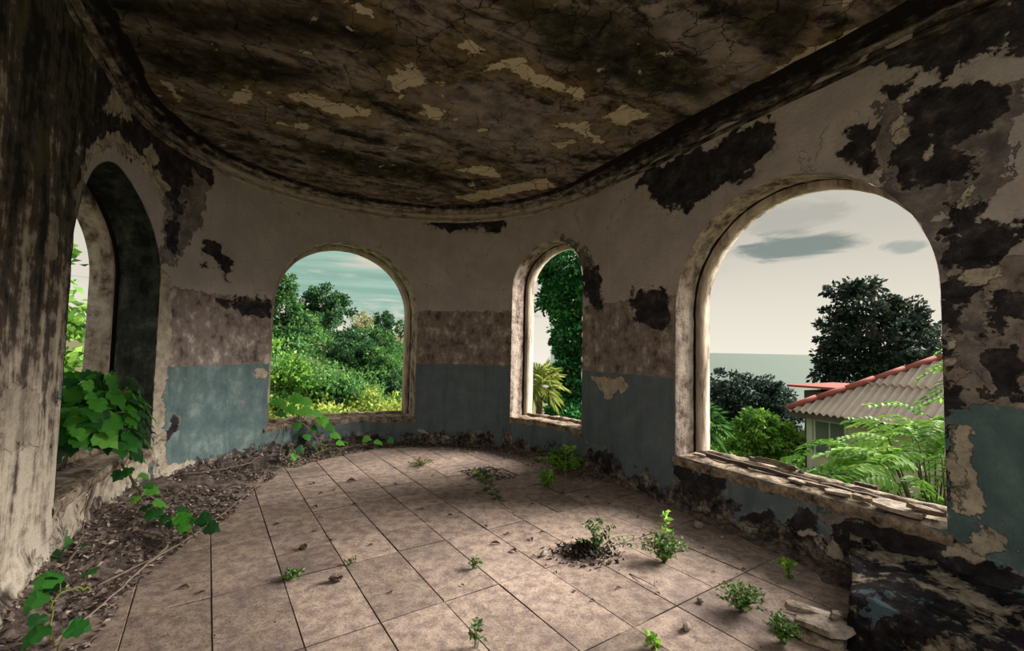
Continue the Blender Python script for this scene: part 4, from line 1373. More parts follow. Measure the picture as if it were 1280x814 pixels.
def bank_w(s):
    return np.interp(s, [-2.4, -1.2, -0.5, 0.0, 1.0, 1.8, 2.6, 3.4, 4.2, 5.0, 5.8], [0.40, 0.46, 0.66, 0.90, 0.90, 0.80, 0.62, 0.48, 0.28, 0.16, 0.10])
def bank_z(s, q):
    """height of the dirt at fraction q of its width"""
    base = 0.17 * (1 - q) ** 1.6 * np.interp(s, [-2.4, 0, 2.5, 4.5, 5.8], [0.7, 1.0, 0.9, 0.4, 0.25])
    return base + 0.022 * vnoise(s * 6, q * 5, 51) * (1 - 0.5 * q) + 0.02 * vnoise(s * 15, q * 9, 52) - 0.030 * q ** 2 + 0.012
def build_bank():
    s, q = np.meshgrid(np.arange(-2.4, 5.8, 0.03), np.linspace(0, 1, 26), indexing='ij')
    off = -(q * bank_w(s) * (1 + 0.12 * vnoise(s * 2.5, q * 0 + 3, 53)) - 0.03)
    x, y = wall_points(s, off)
    z = bank_z(s, q)
    idx = np.arange(s.size).reshape(s.shape)
    f = np.stack([idx[:-1, :-1], idx[1:, :-1], idx[1:, 1:], idx[:-1, 1:]], -1).reshape(-1, 4)
    o = link('dirt_bank', smooth(mesh_arrays('dirt_bank', np.stack([x, y, z], -1).reshape(-1, 3), [f])), M_DIRT)
    tag(o, 'bank of dark dirt heaped along the foot of the left wall', 'dirt')
    o['kind'] = 'stuff'
    # the dark line of dirt under the right wall
    s, q = np.meshgrid(np.arange(5.6, 11.2, 0.03), np.linspace(0, 1, 10), indexing='ij')
    w = np.interp(s, [5.6, 6.5, 7.5, 9.0, 11.2], [0.16, 0.24, 0.20, 0.16, 0.22])
    off = -(q * w * (1 + 0.4 * vnoise(s * 3, q * 0 + 1, 54)) - 0.02)
    x, y = wall_points(s, off)
    z = 0.085 * (1 - q) ** 1.5 + 0.02 * vnoise(s * 9, q * 4, 55) - 0.022 * q + 0.004
    idx = np.arange(s.size).reshape(s.shape)
    f = np.stack([idx[:-1, :-1], idx[1:, :-1], idx[1:, 1:], idx[:-1, 1:]], -1).reshape(-1, 4)
    o = link('dirt_strip', smooth(mesh_arrays('dirt_strip', np.stack([x, y, z], -1).reshape(-1, 3), [f])), M_DIRT)
    tag(o, 'narrow strip of dark dirt along the foot of the right wall', 'dirt')
    o['kind'] = 'stuff'
build_bank()

def flakes(name, label, pts, size, rg, mat, flat=0.35):
    n = len(pts)
    sz = rg.uniform(0.5, 1.5, (n, 1)) * size
    az = rg.uniform(0, 2 * math.pi, n)
    d = np.stack([np.cos(az), np.sin(az), rg.normal(0, flat, n)], 1)
    w = np.stack([-np.sin(az), np.cos(az), rg.normal(0, flat, n)], 1)
    asp = rg.uniform(0.25, 0.7, (n, 1))
    upz = np.array([[0, 0, 1.0]])
    a = pts
    V = np.stack([a - d * sz * .5, a + w * sz * asp * .5 + upz * sz * .16, a + d * sz * .5 + upz * sz * .06, a - w * sz * asp * .5 + upz * sz * .12], 1).reshape(-1, 3)
    o = link(name, mesh_arrays(name, V, [np.arange(4 * n, dtype=np.int32).reshape(n, 4)]), mat)
    tag(o, label, 'litter')
    o['kind'] = 'stuff'
    return o
rg = np.random.default_rng(77)
s = rg.uniform(-2.3, 5.7, 9000)
q = rg.uniform(0.0, 1.12, 9000) ** 0.9
keep = vnoise(s * 3.2, q * 3, 57) > -0.55
s, q = s[keep], q[keep]
x, y = wall_points(s, -(q * bank_w(s)))
z = np.maximum(bank_z(s, np.minimum(q, 1)), 0.001) + 0.004
flakes('leaf_litter', 'dry leaf litter and chips strewn over the dirt along the left wall', np.stack([x, y, z], 1), 0.035, rg, M_LITTER)
s = rg.uniform(5.2, 8.4, 1300)
q = np.abs(rg.normal(0, 0.22, 1300)) + 0.03
x, y = wall_points(s, -q)
flakes('leaf_litter', 'thin dark leaf litter at the foot of the wall below the narrow window', np.stack([x, y, np.full(1300, 0.01) + 0.05 * np.clip(0.15 - q, 0, 1)], 1), 0.035, rg, M_LITTER)
# the gap where one paving tile is missing
n = 1500
u, v = rg.uniform(-0.24, 0.24, n), rg.uniform(-0.32, 0.32, n)
P = HOLE[None] + TU[None] * u[:, None] + TV[None] * v[:, None]
flakes('leaf_litter', 'patch of dark leaf litter filling the gap of a missing tile', np.column_stack([P, rg.uniform(-0.008, 0.008, n)]), 0.032, rg, M_LITTER)
n = 700
a, rr_ = rg.uniform(0, 2 * math.pi, n), np.abs(rg.normal(0, 0.11, n))
flakes('dead_stalks', 'dark clump of dead leaves under the arching weed', np.column_stack([0.60 + rr_ * np.cos(a) * 1.25, 3.60 + rr_ * np.sin(a), 0.004 + np.maximum(0, 0.10 - rr_ * 0.6) * rg.uniform(0, 1, n)]), 0.035, rg,
       material('dead brown black leaf', lambda nt: (nt.mix(nt.island(), (0.018, 0.015, 0.016), (0.085, 0.062, 0.055)), None, 0), 0.85, 0.1), 0.7)
n = 2600
x, y = rg.uniform(-3.0, 2.6, n), rg.uniform(2.0, 7.2, n)
k = (np.hypot(x - CC[0], y - CC[1]) < 2.35) | ((((x - CC[0]) * AX[0] + (y - CC[1]) * AX[1]) < 0) & (np.abs((x - CC[0]) * NX[0] + (y - CC[1]) * NX[1]) < 2.3))
k &= vnoise(x * 1.6, y * 1.6, 58) + rg.normal(0, .35, n) > 0.1
x, y = x[k], y[k]
flakes('floor_crumbs', 'small dark crumbs and grit scattered over the tiled floor', np.column_stack([x, y, np.full(len(x), 0.003)]), 0.013, rg, M_LITTER, 0.2)

# dead leaves lying singly
def curled_leaf(seed):
    r = random.Random(seed)
    mb = MB()
    L, W = 1.0, r.uniform(0.35, 0.55)
    prof = [0.05, 0.6, 1.0, 0.85, 0.45, 0.03]
    vs, fs = [], []
    curl = r.uniform(0.5, 1.2)
    for i, p in enumerate(prof):
        t = i / 5
        zz = 0.25 * math.sin(t * math.pi) * r.uniform(0.5, 1.0)
        for j in (-1, 0, 1):
            vs.append((t * L - 0.5, j * W * 0.5 * p, 0.02 + zz * 0.6 + abs(j) * curl * 0.28 * p))
    for i in range(5):
        for j in range(2):
            a = i * 3 + j
            fs.append((a, a + 3, a + 4, a + 1))
    mb.add(vs, fs)
    return smooth(mb.mesh('dead_leaf'))
dl = [curled_leaf(k) for k in range(4)]
spots = [(-1.85, 5.36, .14), (-2.25, 5.24, .09), (-1.92, 5.03, .07), (-1.66, 3.92, .06), (-1.10, 3.68, .05), (-1.31, 5.27, .07), (-1.13, 5.23, .05), (-2.02, 4.9, .08), (-1.55, 4.6, .06), (-1.45, 3.75, .05), (-.85, 4.5, .06),
         (-1.75, 4.25, .05), (-2.05, 4.05, .07), (-.55, 4.35, .07), (-.2, 4.1, .06), (.05, 4.45, .05), (.25, 4.7, .06), (-.1, 3.75, .10), (.05, 3.62, .08), (.2, 3.85, .09), (.0, 3.95, .07), (.3, 4.0, .06), (-.3, 3.1, .04),
         (.35, 3.3, .05), (.45, 3.05, .05), (.75, 3.1, .06), (.55, 2.95, .04), (1.0, 3.05, .05), (1.25, 4.4, .07), (1.05, 4.75, .06), (.85, 4.95, .07), (.6, 5.1, .06), (1.45, 4.0, .05), (1.6, 3.75, .05), (1.75, 3.4, .05), (1.5, 3.35, .04),
         (-.75, 3.0, .05), (-1.95, 2.95, .06), (-2.1, 3.0, .08), (-1.9, 4.5, .09), (-.6, 5.9, .07), (-.95, 5.65, .06), (-.35, 5.0, .05), (.2, 3.55, .05)]
dead = []
for i, (x, y, L) in enumerate(spots):
    o = link('dead_leaf', dl[i % 4], M_DEAD, None, (x, y, 0.002))
    o.rotation_euler = (0, 0, i * 2.4)
    o.scale = (L * .9, L * .8, L * .55)
    o['group'] = 'dead leaves on the tiles'
    o['category'] = 'leaf'
    dead.append((o, x, y, L))
MARKS = [('the front seed cone', -1.16, 3.12), ('the back seed cone', -1.60, 3.59), ('the bushy weed', 1.19, 3.49), ('the arching weed', .70, 3.62), ('the fern', .72, 6.0), ('the bright sprig by the right wall', 2.02, 3.30),
         ('the missing tile', -.28, 5.78), ('the leafy spray', -.1, 4.9), ('the low shade-casting weed', 1.46, 2.86), ('the tiny weed mid floor', -.24, 3.33), ('the flat left weed', -1.47, 3.14), ('the upright weed at the front edge', -.16, 2.49),
         ('the bright weed before the fern', .45, 5.27), ('the flat dry weed by the far wall', -1.20, 6.14), ('the end leaf of the creeping vine', -2.26, 3.39), ('the plant on the second sill', -2.6, 5.9), ('the pale stone by the right wall', 1.73, 4.16), ('the dark-based stone', 1.04, 2.67), ('the rounded stone', .28, 3.55)]
seen_labels = set()
for o, x, y, L in dead:
    near = sorted(MARKS, key=lambda m: (m[1] - x) ** 2 + (m[2] - y) ** 2)
    size = 'large' if L > .085 else 'small' if L < .055 else 'middling'
    for k in range(6):
        m = near[k]
        dx, dy = x / y - m[1] / m[2], y - m[2]
        way = ('right of' if dx > 0 else 'left of') if abs(x - m[1]) > abs(dy) else ('behind' if dy > 0 else 'in front of')
        lb = '%s dark dead leaf %s %s' % (size, way, m[0])
        if lb not in seen_labels:
            break
    seen_labels.add(lb)
    o['label'] = lb
def cone(label, x, y, L, rz):
    root = thing('pine_cone', label, 'cone', (x, y, 0.0))
    root.rotation_euler = (0, 0, rz)
    mb = MB()
    for k in range(46):
        t = k / 45
        a = k * 2.399
        r = L * 0.30 * math.sin(math.pi * (0.12 + 0.85 * t)) ** 0.8
        c = Vector(((t - 0.5) * L, r * math.cos(a), L * 0.26 + r * math.sin(a)))
        d = Vector((0.5, math.cos(a), math.sin(a))).normalized()
        w = Vector((0, -math.sin(a), math.cos(a)))
        s_ = L * 0.13
        mb.add([c - d * s_ * .6 - w * s_ * .5, c - d * s_ * .6 + w * s_ * .5, c + d * s_ + w * s_ * .35, c + d * s_ - w * s_ * .35, c + d * s_ * .3 + Vector((s_ * .3, 0, 0))], [(0, 1, 4), (1, 2, 4), (2, 3, 4), (3, 0, 4), (3, 2, 1, 0)])
    mb.obj('scales', M_DEAD, root)
    core = MB().tube([(-L * .42, 0, L * .26), (-L * .1, 0, L * .26), (L * .3, 0, L * .26), (L * .45, 0, L * .26)], L * 0.16, L * 0.05, 7)
    core.obj('core', M_DEAD, root)
    return root
cone('dark seed cone lying on a tile in the left front of the floor', -1.16, 3.12, 0.085, 0.4)
cone('dark seed cone farther back on the left of the floor', -1.60, 3.59, 0.065, 1.2)

# ---- leaves of the climbing vine
def lobed_leaf(name='leaf'):
    half = [(0.16, -0.10), (0.40, 0.00), (0.52, 0.24), (0.40, 0.36), (0.43, 0.58), (0.22, 0.70)]
    sp = [(0, 0, 0), (0, 0.30, 0.035), (0, 0.62, 0.03), (0, 1.0, -0.10)]
    vs = list(sp)
    fs = []
    for sgn in (1, -1):
        b = len(vs)
        vs += [(sgn * x, y, 0.07 - 0.24 * x * x * 1.6 - 0.05 * y) for x, y in half]
        tri = [(0, b, b + 1), (0, b + 1, 1), (1, b + 1, b + 2), (1, b + 2, b + 3), (1, b + 3, 2), (2, b + 3, b + 4), (2, b + 4, b + 5), (2, b + 5, 3)]
        fs += tri if sgn > 0 else [t[::-1] for t in tri]
    me = MB().add(vs, fs).mesh(name)
    return me
LEAF = lobed_leaf()
LEAF_VINE = LEAF
LEAF_LIGHT = LEAF.copy()
LEAF_VINE.materials.append(G_VINE)
LEAF_LIGHT.materials.append(G_VINE_LIGHT)

def put_leaf(parent, p, tipdir, normal, size, light=False):
    """leaf whose stalk end is at p, pointing along tipdir, upper side towards normal"""
    yv = Vector(tipdir).normalized()
    zv = Vector(normal)
    zv = (zv - yv * zv.dot(yv)).normalized()
    xv = yv.cross(zv)
    m = Matrix(((xv.x, yv.x, zv.x), (xv.y, yv.y, zv.y), (xv.z, yv.z, zv.z))).to_4x4()
    o = link('leaf', LEAF_LIGHT if light else LEAF_VINE, None, parent)
    o.matrix_local = Matrix.Translation(Vector(p) - parent.location) @ m @ Matrix.Diagonal((size, size, size, 1))
    return o

def stems_obj(root, paths, mat, name='stems'):
    mb = MB()
    for pts, r0, r1 in paths:
        mb.tube([Vector(p) - root.location for p in pts], r0, r1, 6)
    return mb.obj(name, mat, root, sm=True)

def window_bush():
    rg = np.random.default_rng(900)
    c = np.array(inner(-0.12, -0.02, 0.92))
    root = thing('climbing_vine', 'big leafy vine spilling over the sill of the left opening', 'vine', inner(0.0, -0.25, 0.50))
    inx = np.array([NX[0], NX[1], 0])
    lat = np.array([AX[0], AX[1], 0])
    for k in range(230):
        d = rg.normal(0, 1, 3)
        d /= np.linalg.norm(d)
        if d[2] < -0.5:
            d[2] *= -0.5
        rad = 0.62 + 0.38 * rg.uniform() ** 0.5
        loc = c + lat * d[0] * 0.55 * rad + inx * d[1] * 0.36 * rad + np.array([0, 0, d[2] * 0.47 * rad])
        nrm = lat * d[0] + inx * (d[1] + 0.5) + np.array([0, 0, d[2] * 0.8 + 0.45])
        tip = lat * d[0] * .5 + inx * (0.3 + d[1] * .5) + np.array([0, 0, -0.9]) + rg.normal(0, 0.3, 3)
        put_leaf(root, loc, tip, nrm, rg.uniform(0.09, 0.19), light=rg.uniform() < 0.55 and d[2] > -0.1)  # only upper leaves take the lit copy, a highlight painted by colour
    paths = []
    for k in range(7):
        a = np.array(inner(rg.uniform(-.4, .4), -0.3, 0.50))
        e = c + lat * rg.uniform(-.5, .5) + inx * rg.uniform(-.2, .3) + np.array([0, 0, rg.uniform(.0, .35)])
        paths.append((curve_pts([a, (a + e) / 2 + np.array([0, 0, .2]), e], 8), 0.012, 0.004))
    stems_obj(root, paths, M_TWIG)
window_bush()

def trailing_vine(label, ctrl, r0, leaves, seed, mat=None, light=0.3, size=(0.10, 0.17), wob=0.006, up=0.6):
    rg = np.random.default_rng(seed)
    pts = curve_pts(ctrl, 30, wob, rg)
    root = thing('trailing_vine', label, 'vine', tuple(ctrl[0]))
    paths = [(pts, r0, r0 * 0.4)]
    for t in leaves:
        i = min(int(t * 30), 29)
        p = np.array(pts[i])
        d = np.array(pts[i + 1]) - p
        d /= np.linalg.norm(d)
        sd = np.cross(d, [0, 0, 1.0]) * rg.choice((-1, 1))
        e = p + sd * rg.uniform(.03, .07) + np.array([0, 0, rg.uniform(.05, .12)]) * up * 1.6
        paths.append((curve_pts([p, (p + e) / 2 + np.array([0, 0, .02]), e], 4), 0.003, 0.002))
        tip = sd * .7 + d * .6 + np.array([0, 0, -0.35 + rg.normal(0, .15)])
        put_leaf(root, e, tip, np.array([0.25, -0.55, 0.9]) + rg.normal(0, .3, 3), rg.uniform(*size) * .78, rg.uniform() < light)
    stems_obj(root, paths, mat or M_TWIG)
    return root
w0 = inner(0.35, 0.05, 0.48)
trailing_vine('leafy vine creeping from the left opening across the dirt to a bright end leaf',
    [w0, (-3.30, 4.02, .34), (-3.05, 3.85, .20), (-2.78, 3.78, .13), (-2.55, 3.66, .10), (-2.36, 3.50, .10)], 0.010,
    [.04, .09, .14, .18, .23, .28, .33, .38, .43, .48, .54, .60, .66, .72, .80, .9, .96, .99], 910, M_STALK, 0.2, (0.10, 0.17))
trailing_vine('bare woody vine curving over the dirt in the left front corner',
    [inner(-0.2, 0.04, 0.46), (-3.30, 3.60, .12), (-2.85, 3.66, .07), (-2.60, 3.50, .05), (-2.52, 3.22, .04), (-2.44, 2.85, .03), (-2.34, 2.40, .03)], 0.013, [.47], 911, M_TWIG, 1.0, (.17, .19), 0.008, 1.0)
trailing_vine('thin stem leaning on the wall below the left opening',
    [(-2.95, 2.75, .06), (-3.15, 3.15, .14), (-3.30, 3.55, .28), inner(-.3, .03, .50)], 0.008, [.22, .30], 912, M_TWIG, 0.0, (.11, .14))
trailing_vine('forked bare stem rising beside the left pier',
    [(-2.72, 2.62, .05), (-2.85, 2.95, .10), (-2.98, 3.2, .2), (-3.18, 3.45, .33)], 0.008, [.45], 913, M_TWIG, 0.0, (.10, .12))
trailing_vine('leafy shoot at the lower left corner of the floor',
    [(-2.62, 2.90, .04), (-2.55, 2.70, .14), (-2.50, 2.55, .16), (-2.35, 2.40, .07), (-2.2, 2.3, .04)], 0.007, [.1, .32, .42, .55, .7, .85, .95], 914, M_STALK, 0.0, (.11, .17))
trailing_vine('long straight dry stem lying along the edge of the tiles on the left',
    [(-2.62, 2.95, .03), (-2.52, 3.5, .05), (-2.58, 4.2, .07), (-2.70, 4.9, .09), (-2.85, 5.4, .16)], 0.007, [.55], 915, M_TWIG, 0.0, (.10, .11), .004)
trailing_vine('twig curling over the litter between the first and second windows',
    [inner(1.2, .15, .16), inner(1.7, .35, .12), inner(2.2, .3, .12), inner(2.6, .12, .3), inner(2.75, .04, .44)], 0.007, [], 916, M_TWIG)
trailing_vine('leafy shoot growing from the litter left of the second window',
    [inner(2.35, .75, .04), inner(2.5, .62, .10), inner(2.6, .55, .12), inner(2.75, .5, .09)], 0.006, [.2, .5, .7, .95], 917, M_STALK, .7, (.15, .2))
trailing_vine('low creeper with broad leaves below the sill of the second window',
    [inner(3.05, .45, .06), inner(3.3, .38, .09), inner(3.6, .32, .07), inner(4.0, .25, .08), inner(4.4, .18, .07)], 0.006, [.1, .25, .4, .55, .7, .85, .98], 918, M_STALK, .6, (.13, .19))
# plant on the sill of the second window
root = thing('broad_leaved_plant', 'bright broad-leaved plant growing over the left end of the second sill', 'plant', inner(2.85, -0.1, 0.46))
rg = np.random.default_rng(920)
inw = -np.array([*window_axes(3.1)[0], 0])
latv = np.array([*window_axes(3.1)[1], 0])
paths = []
for k, (s_, i_, z_, sz) in enumerate([(2.75, -.12, .80, .26), (2.95, -.10, .84, .28), (3.1, -.08, .78, .24), (2.85, 0.0, .70, .24), (3.05, 0.03, .66, .25), (3.2, .06, .62, .26), (2.7, .02, .64, .2), (3.3, .16, .52, .24), (3.35, .22, .42, .22), (3.42, .30, .30, .2), (2.95, .1, .46, .16), (3.15, .15, .40, .16), (3.05, .2, .3, .15)]):
    p = np.array(inner(s_, i_, z_))
    sz *= .8
    put_leaf(root, p, inw * .55 + latv * rg.uniform(-.1, .7) + np.array([0, 0, -.45]), np.array([0.05, -.45, 1.0]) + rg.normal(0, .15, 3), sz, k not in (10, 11, 12))
    a = np.array(inner(3.0 + .02 * k, .12 if k > 6 else -.05, .40 if k > 6 else .48))
    paths.append((curve_pts([a, (a + p) / 2 + np.array([0, 0, .06]), p], 6), .006, .003))
paths.append((curve_pts([inner(2.9, -.05, .5), inner(3.05, .12, .44), inner(3.2, .25, .22), inner(3.25, .4, .06)], 10), .012, .008))
paths.append((curve_pts([inner(2.8, .02, .48), inner(2.75, .14, .3), inner(2.6, .28, .14)], 8), .008, .006))
stems_obj(root, paths, M_TWIG)

# ---- weeds growing in the joints
def weed(name, label, cat, x, y, h, w, n, leaf, mat, seed, lean=(0, 0), per=9, stalk=None, flat=0.0):
    rg = np.random.default_rng(seed)
    root = thing(name, label, cat, (x, y, 0.0))
    mb = MB()
    P, Nn = [], []
    for k in range(n):
        az = k * 2.399 + rg.normal(0, .4)
        rad = w * math.sqrt((k + .5) / n)
        hh = h * (1 - 0.45 * (rad / w) ** 2) * rg.uniform(.65, 1.1) * (1 - flat)
        tip = np.array([math.cos(az) * rad + lean[0], math.sin(az) * rad + lean[1], max(hh, .012)])
        pts = curve_pts([(rg.normal(0, .008), rg.normal(0, .008), 0), tip * np.array([.45, .45, .72]), tip], 8)
        mb.tube(pts, 0.0022, 0.001, 4)
        for j in range(per):
            t = 0.22 + 0.78 * j / max(1, per - 1)
            i = min(int(t * 8), 7)
            P.append(np.array(pts[i]) + (np.array(pts[i + 1]) - pts[i]) * (t * 8 - i))
            a2 = rg.uniform(0, 2 * math.pi)
            Nn.append((math.cos(a2), math.sin(a2), 0.45))
    V, F = leaf_quads(np.array(P), leaf, rg, np.array(Nn) * 1.4, 0.05, 0.5)
    V[:, 2] = np.maximum(V[:, 2], 0.002)
    mb.obj('stems', stalk or M_STALK, root, sm=True)
    link('leaves', mesh_arrays('leaves', V, [F]), mat, root)
    return root
weed('weed', 'bushy green weed with an upright sprig, right of the arching weed', 'weed', 1.19, 3.49, .23, .19, 48, .029, G_WEED, 1001, per=13)
weed('weed', 'low bushy weed on the right of the floor, casting shadow to its left', 'weed', 1.46, 2.86, .17, .16, 44, .026, G_WEED, 1002, per=12)
weed('weed', 'small dark weed beside the broken plaster slabs', 'weed', 1.535, 2.57, .15, .10, 32, .025, G_WEED, 1003, per=12)
weed('weed', 'bright fresh sprig alone near the foot of the right wall', 'weed', 2.02, 3.30, .15, .05, 7, .045, G_WEED_LIGHT, 1004, per=5)
weed('weed', 'tiny upright weed at the front edge of the floor, left of middle', 'weed', -.16, 2.49, .14, .05, 6, .04, G_WEED, 1005, per=5)
weed('weed', 'bright leaves at the very front edge of the floor', 'weed', .80, 2.50, .075, .05, 7, .045, G_WEED_LIGHT, 1006, per=4)
weed('weed', 'flat little weed in a joint in the left front of the floor', 'weed', -1.47, 3.14, .06, .09, 14, .032, G_WEED, 1007, per=6)
weed('weed', 'tiny weed in a joint near the middle of the floor', 'weed', -.24, 3.33, .08, .05, 7, .034, G_WEED, 1008, per=5)
weed('weed', 'tiniest weed, in a joint behind the front seed cone', 'weed', -1.15, 3.36, .05, .05, 6, .028, G_WEED, 1009, per=4)
weed('weed', 'low dry weed spreading flat near the far wall', 'weed', -1.20, 6.14, .07, .24, 20, .035, foliage_mat('dry weed', (.05, .07, .02), (.14, .16, .06), (.28, .27, .12)), 1010, per=8)
weed('weed', 'small bright weed on the tiles in front of the fern', 'weed', .45, 5.27, .20, .12, 18, .055, G_WEED_LIGHT, 1011, per=6)
# arching weed with pinnate shoots
root = thing('arching_weed', 'weed with long arching feathery shoots over a dark dead clump', 'weed', (.70, 3.62, 0))
mb = MB()
P, Nn = [], []
rg = np.random.default_rng(1020)
for tip in [(.04, .02, .27), (-.10, .02, .22), (-.16, -.04, .12), (.16, .0, .22), (.34, .02, .14), (.42, -.02, .09), (.02, .1, .18), (-.05, .06, .25), (.10, -.03, .16), (-.02, -.05, .14)]:
    tip = np.array(tip)
    pts = curve_pts([(0, 0, 0), tip * np.array([.4, .4, .85]), tip], 10)
    mb.tube(pts, .003, .0012, 4)
    for j in range(11):
        t = .25 + .075 * j
        i = min(int(t * 10), 9)
        p = np.array(pts[i])
        dd = np.array(pts[i + 1]) - p
        sd = np.cross(dd, [0, 0, 1.0])
        sd /= np.linalg.norm(sd) + 1e-9
        for sg in (-1, 1):
            P.append(p)
            Nn.append(sd * sg * 2.2 + np.array([0, 0, -1.2]))
V, F = leaf_quads(np.array(P), .042, rg, np.array(Nn), .1, .42)
V[:, 2] = np.maximum(V[:, 2], 0.002)
mb.obj('stems', M_STALK, root, sm=True)
link('leaves', mesh_arrays('leaves', V, [F]), G_WEED, root)
# sprig of the bushy weed
root = thing('upright_sprig', 'tall pale green sprig standing in the bushy weed', 'weed', (1.22, 3.56, 0))
mb = MB()
mb.tube(curve_pts([(0, 0, 0), (.01, 0, .18), (0, 0, .36)], 8), .003, .0015, 4)
P = [(.005, 0, .2 + .016 * (k // 2)) for k in range(22)]
Nn = [(2 * math.cos(k * 2.4), 2 * math.sin(k * 2.4), .5) for k in range(22)]
V, F = leaf_quads(np.array(P), .05, np.random.default_rng(5), np.array(Nn), .0, .5)
mb.obj('stem', M_STALK, root, sm=True)
link('leaves', mesh_arrays('leaves', V, [F]), G_WEED_LIGHT, root)
# spray lying on the tiles by the missing tile
root = thing('leafy_spray', 'leafy spray lying across the tiles in front of the missing tile', 'plant', (-.42, 5.72, 0))
mb = MB()
pts = curve_pts([(0, 0, .01), (.10, -.35, .10), (.24, -.75, .05), (.34, -.98, .01), (.42, -1.15, .006)], 20)
mb.tube(pts, .005, .003, 5)
P, Nn = [], []
for j in range(15):
    p = np.array(pts[j])
    for sg in (-1, 1):
        P.append(p)
        Nn.append((sg * 2.0, .3, .5))
V, F = leaf_quads(np.array(P), .085, np.random.default_rng(6), np.array(Nn), .0, .5)
V[:, 2] = np.maximum(V[:, 2], 0.003)
mb.obj('stem', M_TWIG, root, sm=True)
link('leaves', mesh_arrays('leaves', V, [F]), G_WEED, root)
# fern below the narrow window
root = thing('fern', 'bright feathery fern at the foot of the wall below the narrow window', 'fern', (.72, 6.0, 0))
rg = np.random.default_rng(1030)
for k in range(15):
    az = k * 2.399
    L = rg.uniform(.34, .50)
    rad = L * rg.uniform(.35, .8)
    ox = -0.16 if k % 2 else 0.06
    tip = np.array([math.cos(az) * rad * .9 + ox * 1.2, math.sin(az) * rad * .55 - .12, L * rg.uniform(.35, .95)])
    pts = curve_pts([(ox * .3, 0, 0), tip * np.array([.4, .4, .8]), tip], 16)
    mb = MB()
    mb.tube(pts, .004, .0015, 4)
    P, Nn, S = [], [], []
    for j in range(3, 17):
        p = np.array(pts[j])
        dd = np.array(pts[min(j + 1, 16)]) - np.array(pts[j - 1])
        sd = np.cross(dd, [0, 0, 1.0])
        sd /= np.linalg.norm(sd) + 1e-9
        for sg in (-1, 1):
            for e in (0.0, 0.5):
                P.append(p + dd * e * .5)
                Nn.append(sd * sg * 3 + dd * 6)
                S.append(.105 * (1 - (j / 17) ** 2) + .02)
    V, F = leaf_quads(np.array(P), np.array(S), rg, np.array(Nn), .1, .3)
    o = mb.obj('frond', G_WEED_LIGHT if k % 3 else G_WEED, root)
    b = len(mb.v)
    me = mesh_arrays('frond', np.concatenate([np.array(mb.v), V]), [np.array([f for f in mb.f if len(f) == 4]), F + b])
    me.materials.append(G_WEED_LIGHT if k % 3 else G_WEED)
    o.data = me
tag(MB().tube(curve_pts([(.62, 5.02, 0), (.625, 5.03, .4), (.61, 5.02, .72)], 8), .004, .002, 5).obj('dry_stalk', M_TWIG, sm=True), 'thin dry stalk standing upright in front of the fern', 'stalk')
tag(MB().tube(curve_pts([(.88, 3.30, .004), (.96, 3.16, .02), (1.02, 3.10, .006)], 8), .004, .002, 5).tube([(1.0, 3.12, .01), (1.0, 3.12, .09)], .003, .001, 5).obj('dry_twig', M_TWIG, sm=True), 'dry twig with a short upright spur in front of the bushy weed', 'twig')

# ---- stones and rubble
def stone_mesh(seed, flat=0.7):
    bm = bmesh.new()
    bmesh.ops.create_icosphere(bm, subdivisions=2, radius=0.5)
    r = random.Random(seed)
    pl = [(Vector([r.gauss(0, 1) for _ in range(3)]).normalized(), r.uniform(.28, .42)) for _ in range(9)]
    for v in bm.verts:
        for n_, d_ in pl:
            k = v.co.dot(n_)
            if k > d_:
                v.co -= n_ * (k - d_)
        v.co.z *= flat
    zmin = min(v.co.z for v in bm.verts)
    for v in bm.verts:
        v.co.z -= zmin
    me = bpy.data.meshes.new('stone')
    bm.to_mesh(me)
    bm.free()
    return me
def stone(label, x, y, z, s_, seed, rz=0.0, mat=None, name='stone', group=None):
    o = link(name, stone_mesh(seed), mat or M_STONE, None, (x, y, z))
    o.scale = (s_, s_ * .8, s_)
    o.rotation_euler = (0, 0, rz)
    return tag(o, label, 'stone', group)
stone('pale broken stone near the foot of the right wall', 1.73, 4.16, 0, .10, 1, .3)
stone('dark-based stone on the tiles in the right front of the floor', 1.04, 2.67, 0, .075, 2, 1.0)
stone('small stone at the left of the low bushy weed', 1.24, 2.95, 0, .05, 3, 2.0)
stone('rounded stone left of the dark dead clump', .28, 3.55, 0, .07, 4, .5)
stone('white pebble on the dark dirt in the left corner', -2.88, 3.82, .05, .035, 5, .5)
for k, (x, y, s_) in enumerate([(1.62, 3.9, .035), (1.78, 3.7, .03), (1.5, 4.35, .04), (1.95, 3.755, .03), (1.42, 3.75, .035), (2.0, 3.5, .03), (1.85, 3.95, .045), (1.3, 4.65, .04)]):
    stone('%s plaster crumb from the front along the right wall' % ('nearest', 'second', 'third', 'fourth', 'fifth', 'sixth', 'seventh', 'farthest')[sorted([3.9, 3.7, 4.35, 3.755, 3.75, 3.5, 3.95, 4.65]).index(y)], x, y, 0, s_, 20 + k, k * 1.1, M_PLASTER, 'plaster_crumb', 'plaster crumbs by the right wall')

